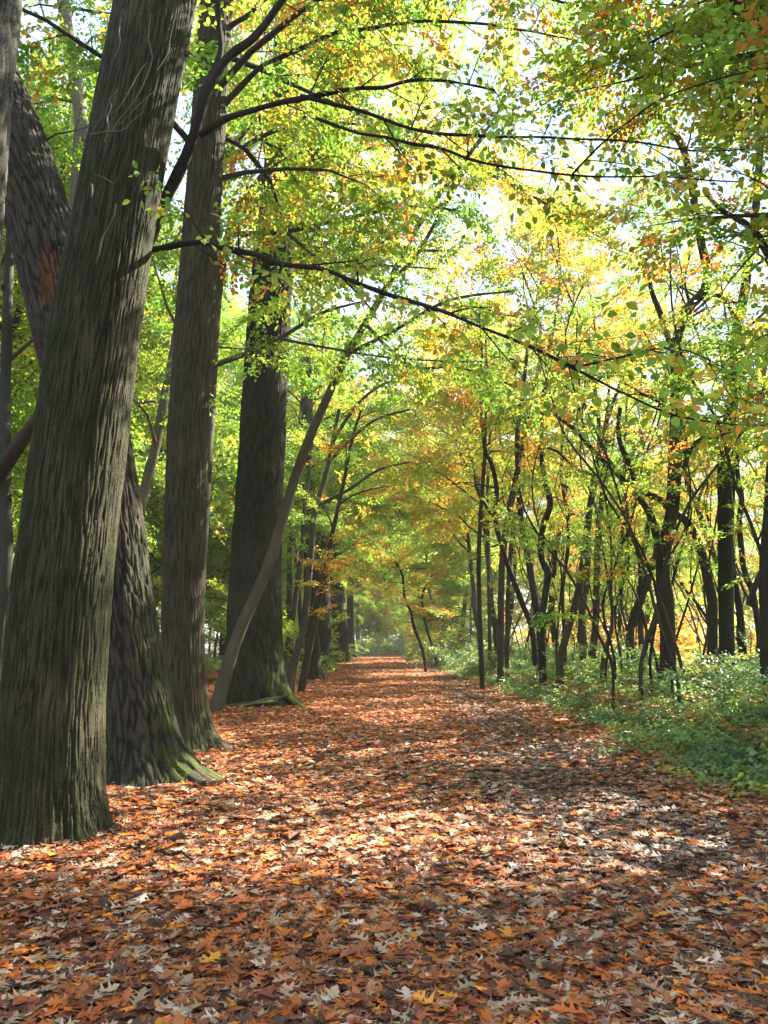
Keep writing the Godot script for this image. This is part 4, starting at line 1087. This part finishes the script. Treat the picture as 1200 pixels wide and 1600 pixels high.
	for k in 7:
		plant(big[[0, 1, 3][k % 3]], "tall_tree", "tall leafy tree rising behind the end of the path", "tree", Vector3(-13.0 + k * 4.4, 0, -104.0 - 14.0 * rng.randf() if absf(-12.0 + k * 4.4) > 6.0 else -126.0), rng.randf() * TAU, rng.randf_range(1.15, 1.35), "tall trees behind the end of the path")
	for k in 6:
		plant(far[[2, 0, 0][k % 3]], "distant_tree", "low leafy tree standing where the path ends", "tree", Vector3(-7.5 + k * 3.1, 0, -116.0 - rng.randf() * 8.0), rng.randf() * TAU, rng.randf_range(0.6, 0.8), "low trees where the path ends")
	for k in 9:
		plant(far[[0, 0, 2][k % 3]], "distant_tree", "distant leafy tree across the far end of the path", "tree", Vector3(-16.0 + k * 4.2, 0, -178.0 - rng.randf() * 20.0), rng.randf() * TAU, rng.randf_range(0.95, 1.3), "distant trees across the end of the path")
	# named stems seen between the old trunks
	var t := stem_tree("pale_tree", "pale upright stem seen between the leaning dark trunk and the thickest trunk", [[Vector4(-6.212, -0.15, -15, 0.193), Vector4(-6.212, 2.875, -15, 0.168), Vector4(-6.383, 6.945, -15, 0.17), Vector4(-6.657, 11.43, -15, 0.171), Vector4(-6.701, 13.02, -15, 0.159), Vector4(-6.942, 14.34, -15, 0.147), Vector4(-7.306, 16.03, -15, 0.135), Vector4(-7.637, 17.79, -15, 0.114)]], {"bark": Color(0.15, 0.14, 0.10), "pal": LIME, "limbs": 8, "lo": 7.0, "reach": 3.0, "top": 14.0})
	finish(t, sprays[0])
	t = stem_tree("pale_tree", "pale slanting stem seen between the leaning dark trunk and the straight grey-brown one", [[Vector4(-5.078, -0.15, -15, 0.127), Vector4(-5.078, 2.876, -15, 0.11), Vector4(-4.907, 3.926, -15, 0.111), Vector4(-4.752, 4.866, -15, 0.106), Vector4(-4.608, 5.633, -15, 0.1), Vector4(-4.497, 6.555, -15, 0.095), Vector4(-4.344, 7.816, -15, 0.082), Vector4(-4.183, 9.594, -15, 0.07)]], {"bark": Color(0.17, 0.16, 0.11), "pal": LIME, "limbs": 8, "lo": 5.0, "reach": 2.6, "top": 11.0})
	finish(t, sprays[1])
	t = stem_tree("dark_tree", "dark stem at the left edge with a bough slanting down behind the thickest trunk", [[Vector4(-5.999, -0.15, -12, 0.119), Vector4(-5.999, 2.599, -12, 0.103), Vector4(-6.133, 4.079, -12, 0.095), Vector4(-6.268, 5.569, -12, 0.086), Vector4(-6.344, 6.773, -12, 0.082), Vector4(-6.407, 7.718, -12, 0.078), Vector4(-6.471, 9.059, -12, 0.068)], [Vector4(-5.193, 4.974, -11, 0.089), Vector4(-5.578, 4.782, -11.4, 0.112), Vector4(-6.002, 4.518, -11.8, 0.126), Vector4(-6.417, 3.971, -12, 0.137)]], {"bark": Color(0.05, 0.05, 0.035), "pal": LIME, "limbs": 6, "lo": 4.0, "reach": 2.6, "top": 11.0})
	finish(t, sprays[2])
	for p in beech + tall + far + big + pole + arch + stick:
		p.free()


# ---------------------------------------------------------------- shrubs and brambles along the right verge
func verge() -> void:
	rng.seed = 55
	var kinds := []
	for k in 6:
		var t := Growing.new()
		t.root = Node3D.new()
		t.pal = BUSH if k < 3 else [LIME, YELLOW, ORANGE][k - 3]
		t.bark = Color(0.06, 0.045, 0.03)
		for s in 9:
			var a := rng.randf() * TAU
			var d := Vector3(cos(a), rng.randf_range(0.8, 2.2), sin(a))
			var limb := limb_from(Vector3(cos(a) * 0.08, -0.03, sin(a) * 0.08), d, rng.randf_range(0.8, 1.4), 0.008, 1.3)
			add_tube(t.twig, limb, 4, t.bark)
			dress(t, limb, 0.15, 0.17, 0.35, rng.randf_range(0.5, 0.75))
		var st := part("stems", t.twig.mesh(), smooth_mat, t.root)
		st.set_meta("kind", "stuff")
		many("foliage", sprays[k], bush_mat, t.root, t.at, t.tint)
		kinds.append(t.root)
	for k in 90:
		var z := -7.6 - 0.42 * k + rng.randf_range(-0.6, 0.6)
		var edge := 4.1 + 0.5 * smoothstep(-8.0, -16.0, z)
		var x := edge + 0.5 + pow(rng.randf(), 1.4) * 6.0
		plant(kinds[rng.randi() % 4], "verge_shrub", "knee-high green shrub growing in the undergrowth of the verge", "shrub", Vector3(x, ground_y(x, z), z), rng.randf() * TAU, rng.randf_range(0.6, 1.15) * (0.8 if x < edge + 0.8 else (1.1 if x < edge + 2.0 else 1.4)), "shrubs along the right-hand verge")
	for k in 44:
		var z := -28.0 - 30.0 * rng.randf()
		var x := 9.0 + absf(z) * rng.randf_range(0.0, 0.65)
		var kd := rng.randi() % 2
		plant(kinds[4 + kd], "autumn_bush", ["tall yellow-leaved bush far inside the right-hand wood", "tall orange-leaved bush far inside the right-hand wood"][kd], "shrub", Vector3(x, ground_y(x, z), z), rng.randf() * TAU, rng.randf_range(2.0, 3.6), "autumn bushes far inside the right-hand wood")
	for k in 14:
		plant(kinds[k % 4], "path_shrub", "green shrub closing off the far end of the path", "shrub", Vector3(-7.0 + k * 1.2, 0, -112.0 - 6.0 * rng.randf()), rng.randf() * TAU, rng.randf_range(2.2, 3.4), "shrubs closing the end of the path")
	for k in 60:
		var z := -42.0 - 1.5 * k
		var x := (rng.randf_range(4.6, 9.0) if k % 2 else rng.randf_range(-8.0, -3.4))
		plant(kinds[rng.randi() % 4], "path_shrub", "green shrub at the far edge of the path on the %s" % ("verge side" if x > 0 else "side of the old trunks"), "shrub", Vector3(x, ground_y(x, z), z), rng.randf() * TAU, rng.randf_range(1.1, 2.2), "shrubs along the far path on the %s" % ("verge side" if x > 0 else "side of the old trunks"))
	for k in 40:
		var z := -9.0 - 1.0 * k + rng.randf_range(-0.8, 0.8)
		var x := -4.5 - rng.randf() * 5.0 - absf(z) * 0.08
		plant(kinds[rng.randi() % 4], "woodland_shrub", "green shrub growing in the shade behind the old trunks", "shrub", Vector3(x, ground_y(x, z), z), rng.randf() * TAU, rng.randf_range(0.7, 1.2), "shrubs behind the old row of trunks")
	for p in kinds:
		p.free()
	# low brambles nobody could count
	var at := []
	var tint := PackedColorArray()
	for k in 6400:
		var z := -7.2 - pow(rng.randf(), 1.6) * 42.0 if k < 5600 else -2.0 - 5.5 * rng.randf()
		var edge := 4.1 + 0.5 * smoothstep(-8.0, -16.0, z) + 0.6 * lump.get_noise_1d(z * 0.9) + 0.4 * lump.get_noise_1d(z * 3.1)
		if rng.randf() < 0.06:
			edge -= rng.randf() * 0.9
		var x := edge + pow(rng.randf(), 1.4) * 8.0
		var y := ground_y(x, z) + rng.randf() * (0.45 + 0.35 * lump.get_noise_2d(x * 0.8, z * 0.8)) * smoothstep(-0.1, 1.0, x - edge) + 0.04
		var b := Basis(UP, rng.randf() * TAU) * Basis(Vector3.FORWARD, rng.randf_range(-0.5, 0.35)) * Basis(Vector3.RIGHT, rng.randf_range(-0.4, 0.4))
		at.append(Transform3D(b.scaled_local(Vector3.ONE * rng.randf_range(0.55, 1.0)), Vector3(x, y, z)))
		tint.append(pick(BUSH))
	var o := many("undergrowth", sprays[4], bush_mat, self, at, tint)
	o.set_meta("label", "low green brambles and seedlings covering the right-hand verge")
	o.set_meta("category", "undergrowth")


# ---------------------------------------------------------------- a few sticks and a stone on the leaves
func debris() -> void:
	rng.seed = 31
	for q in [
		["short dark crooked stick on the leaves in front of the thickest trunk", [Vector4(-1.531, 0.062, -5.6, 0.009), Vector4(-1.435, 0.049, -5.55, 0.013), Vector4(-1.352, 0.075, -5.5, 0.011), Vector4(-1.255, 0.055, -5.4, 0.007)], Color(0.035, 0.03, 0.025)],
		["thin pale stick poking out at the front edge of the verge", [Vector4(4.8, -0.023, -13.2, 0.028), Vector4(4.7, -0.096, -12.6, 0.026), Vector4(4.685, -0.111, -12.4, 0.021)], Color(0.3, 0.26, 0.2)],
		["pale grey stick in the front corner of the verge by the right edge", [Vector4(4.272, 0.032, -8.8, 0.026), Vector4(4.288, -0.012, -8.5, 0.028), Vector4(4.314, -0.016, -8.3, 0.021)], Color(0.34, 0.31, 0.27)],
		["long thin dead branch lying across the leaves beside the mossy roots", [Vector4(-3.863, 0.027, -18.6, 0.039), Vector4(-3.242, 0.072, -18.6, 0.047), Vector4(-2.48, 0.216, -18.7, 0.047), Vector4(-2.16, 0.28, -18.9, 0.032)], Color(0.12, 0.10, 0.06)],
		["small dark broken stick lying in the middle of the path", [Vector4(0.098, -0.055, -6.5, 0.016), Vector4(0.168, -0.048, -6.35, 0.021), Vector4(0.239, -0.031, -6.3, 0.013)], Color(0.06, 0.045, 0.035)],
	]:
		var base := p3(q[1][0])
		base.y = 0.0
		var o := thing("fallen_stick", q[0], "stick", base)
		var mb := Mb.new()
		add_tube(mb, kinked(moved(q[1], base)), 7, q[2], 0.2)
		part("wood", mb.mesh(), smooth_mat, o)
	var c := Vector3(4.726, 0, -13.88)
	var st := thing("stone", "grey stone half hidden at the edge of the verge plants", "stone", c)
	var sp := SphereMesh.new()
	sp.radial_segments = 24
	sp.rings = 12
	var arr := sp.get_mesh_arrays()
	var mb := Mb.new()
	for p in arr[Mesh.ARRAY_VERTEX]:
		var k: float = 1.0 + 0.35 * lump.get_noise_3dv(p * 2.3)
		mb.put(Vector3(p.x * 0.46, p.y * 0.22 + 0.05, p.z * 0.3) * k, UP, Color(0.16, 0.15, 0.13))
	mb.ix = arr[Mesh.ARRAY_INDEX]
	mb.smooth()
	part("rock", mb.mesh(), smooth_mat, st)


# ---------------------------------------------------------------- fallen leaves
func litter() -> void:
	rng.seed = 77
	var g := get_node("forest_ground")
	var shapes := []
	for k in 8:
		var wild := 1.0 if k < 5 else 1.6
		shapes.append(oak_leaf(1.0, rng.randf_range(-0.2, 0.4) * wild, rng.randf_range(-0.35, 0.4) * wild, rng.randf_range(-0.5, 0.5) * wild))
	for k in 2:
		var mo := Mb.new()
		add_leaf(mo, Transform3D(Basis(), Vector3(-0.3, 0, 0)), 0.62, 0.4, Color.WHITE, true)
		shapes.append(mo.mesh())
	var places := []
	for k in 10:
		places.append([[], PackedColorArray()])
	var near := []
	var spec := [[-2.0, -9.0, 104000, 0.045, 0.145], [-9.0, -18.0, 56000, 0.06, 0.155], [-18.0, -40.0, 52000, 0.08, 0.17], [-40.0, -120.0, 34000, 0.13, 0.24]]
	for s in spec:
		for k in s[2]:
			var z := lerpf(s[0], s[1], rng.randf())
			var half := absf(z) * 0.56 + (2.2 if z > -9.0 else 0.8)
			var x := rng.randf_range(maxf(-half, -11.0), minf(half, 7.0 if z > -40.0 else 5.5))
			var size := lerpf(s[3], s[4], pow(rng.randf(), 1.3))
			var tilt := pow(rng.randf(), 2.0) * 0.45
			var b := Basis(UP, rng.randf() * TAU) * Basis(Vector3.RIGHT, rng.randf_range(-tilt, tilt)) * Basis(Vector3.FORWARD, rng.randf_range(-tilt, tilt))
			if rng.randf() < 0.5:
				b = b * Basis(Vector3.RIGHT, PI)
			var lift := rng.randf() * 0.035
			if x > 4.5 and rng.randf() < 0.35:      # caught on top of the verge plants
				lift += rng.randf() * 0.5
			var xf := Transform3D(b.scaled_local(Vector3.ONE * size), Vector3(x, ground_y(x, z) + 0.012 + lift, z))
			var v := rng.randi() % 10
			if z > -5.2 and absf(x / z) < 0.5 and lift > 0.015 and x < 4.5 and z < -3.2:
				near.append([-z, xf, v])
				continue
			places[v][0].append(xf)
			var worn := smoothstep(1.3, 0.2, absf(x - 1.7 + 0.05 * z) + 0.8 * lump.get_noise_2d(x * 0.9, z * 0.5)) * 0.6
			places[v][1].append(pick(TRODDEN if rng.randf() < worn else (RED_LITTER if rng.randf() < smoothstep(-7.0, -16.0, z) else LITTER)))
	# leaves drifted against the feet of the old trunks
	for f in [[Vector3(-2.724, 0, -6.574), 0.52, 420], [Vector3(-2.791, 0, -9.067), 0.66, 420], [Vector3(-2.779, 0, -11.48), 0.42, 260], [Vector3(-3.473, 0, -22.12), 0.9, 500], [Vector3(-3.62, 0, -17.18), 0.2, 120]]:
		for k in f[2]:
			var a := rng.randf() * TAU
			var out := absf(rng.randfn()) * 0.16
			var p: Vector3 = f[0] + Vector3(cos(a), 0, sin(a)) * (f[1] + out)
			p.y = ground_y(p.x, p.z) + 0.02 + maxf(0.0, 0.11 - out * 0.5) * rng.randf()
			var b := Basis(UP, -a) * Basis(Vector3.BACK, -rng.randf_range(0.0, 0.8)) * Basis(UP, rng.randf() * TAU)
			var v := rng.randi() % 8
			places[v][0].append(Transform3D(b.scaled_local(Vector3.ONE * rng.randf_range(0.07, 0.15)), p))
			places[v][1].append(pick(LITTER))
	near.sort_custom(func(a, b): return a[0] < b[0])
	var mats := []
	for k in 30:
		var m: StandardMaterial3D = litter_mat.duplicate()
		var q := pick(LITTER)
		m.albedo_color = Color(q.r, q.g, q.b).linear_to_srgb()
		mats.append(m)
	for i in near.size():
		var e: Array = near[i]
		if i < 300:
			part("fallen_leaf", shapes[e[2]], mats[rng.randi() % 30], g).transform = e[1]
		else:
			places[e[2]][0].append(e[1])
			places[e[2]][1].append(pick(LITTER))
	for k in 10:
		many("leaf_litter", shapes[k], litter_mat, g, places[k][0], places[k][1])
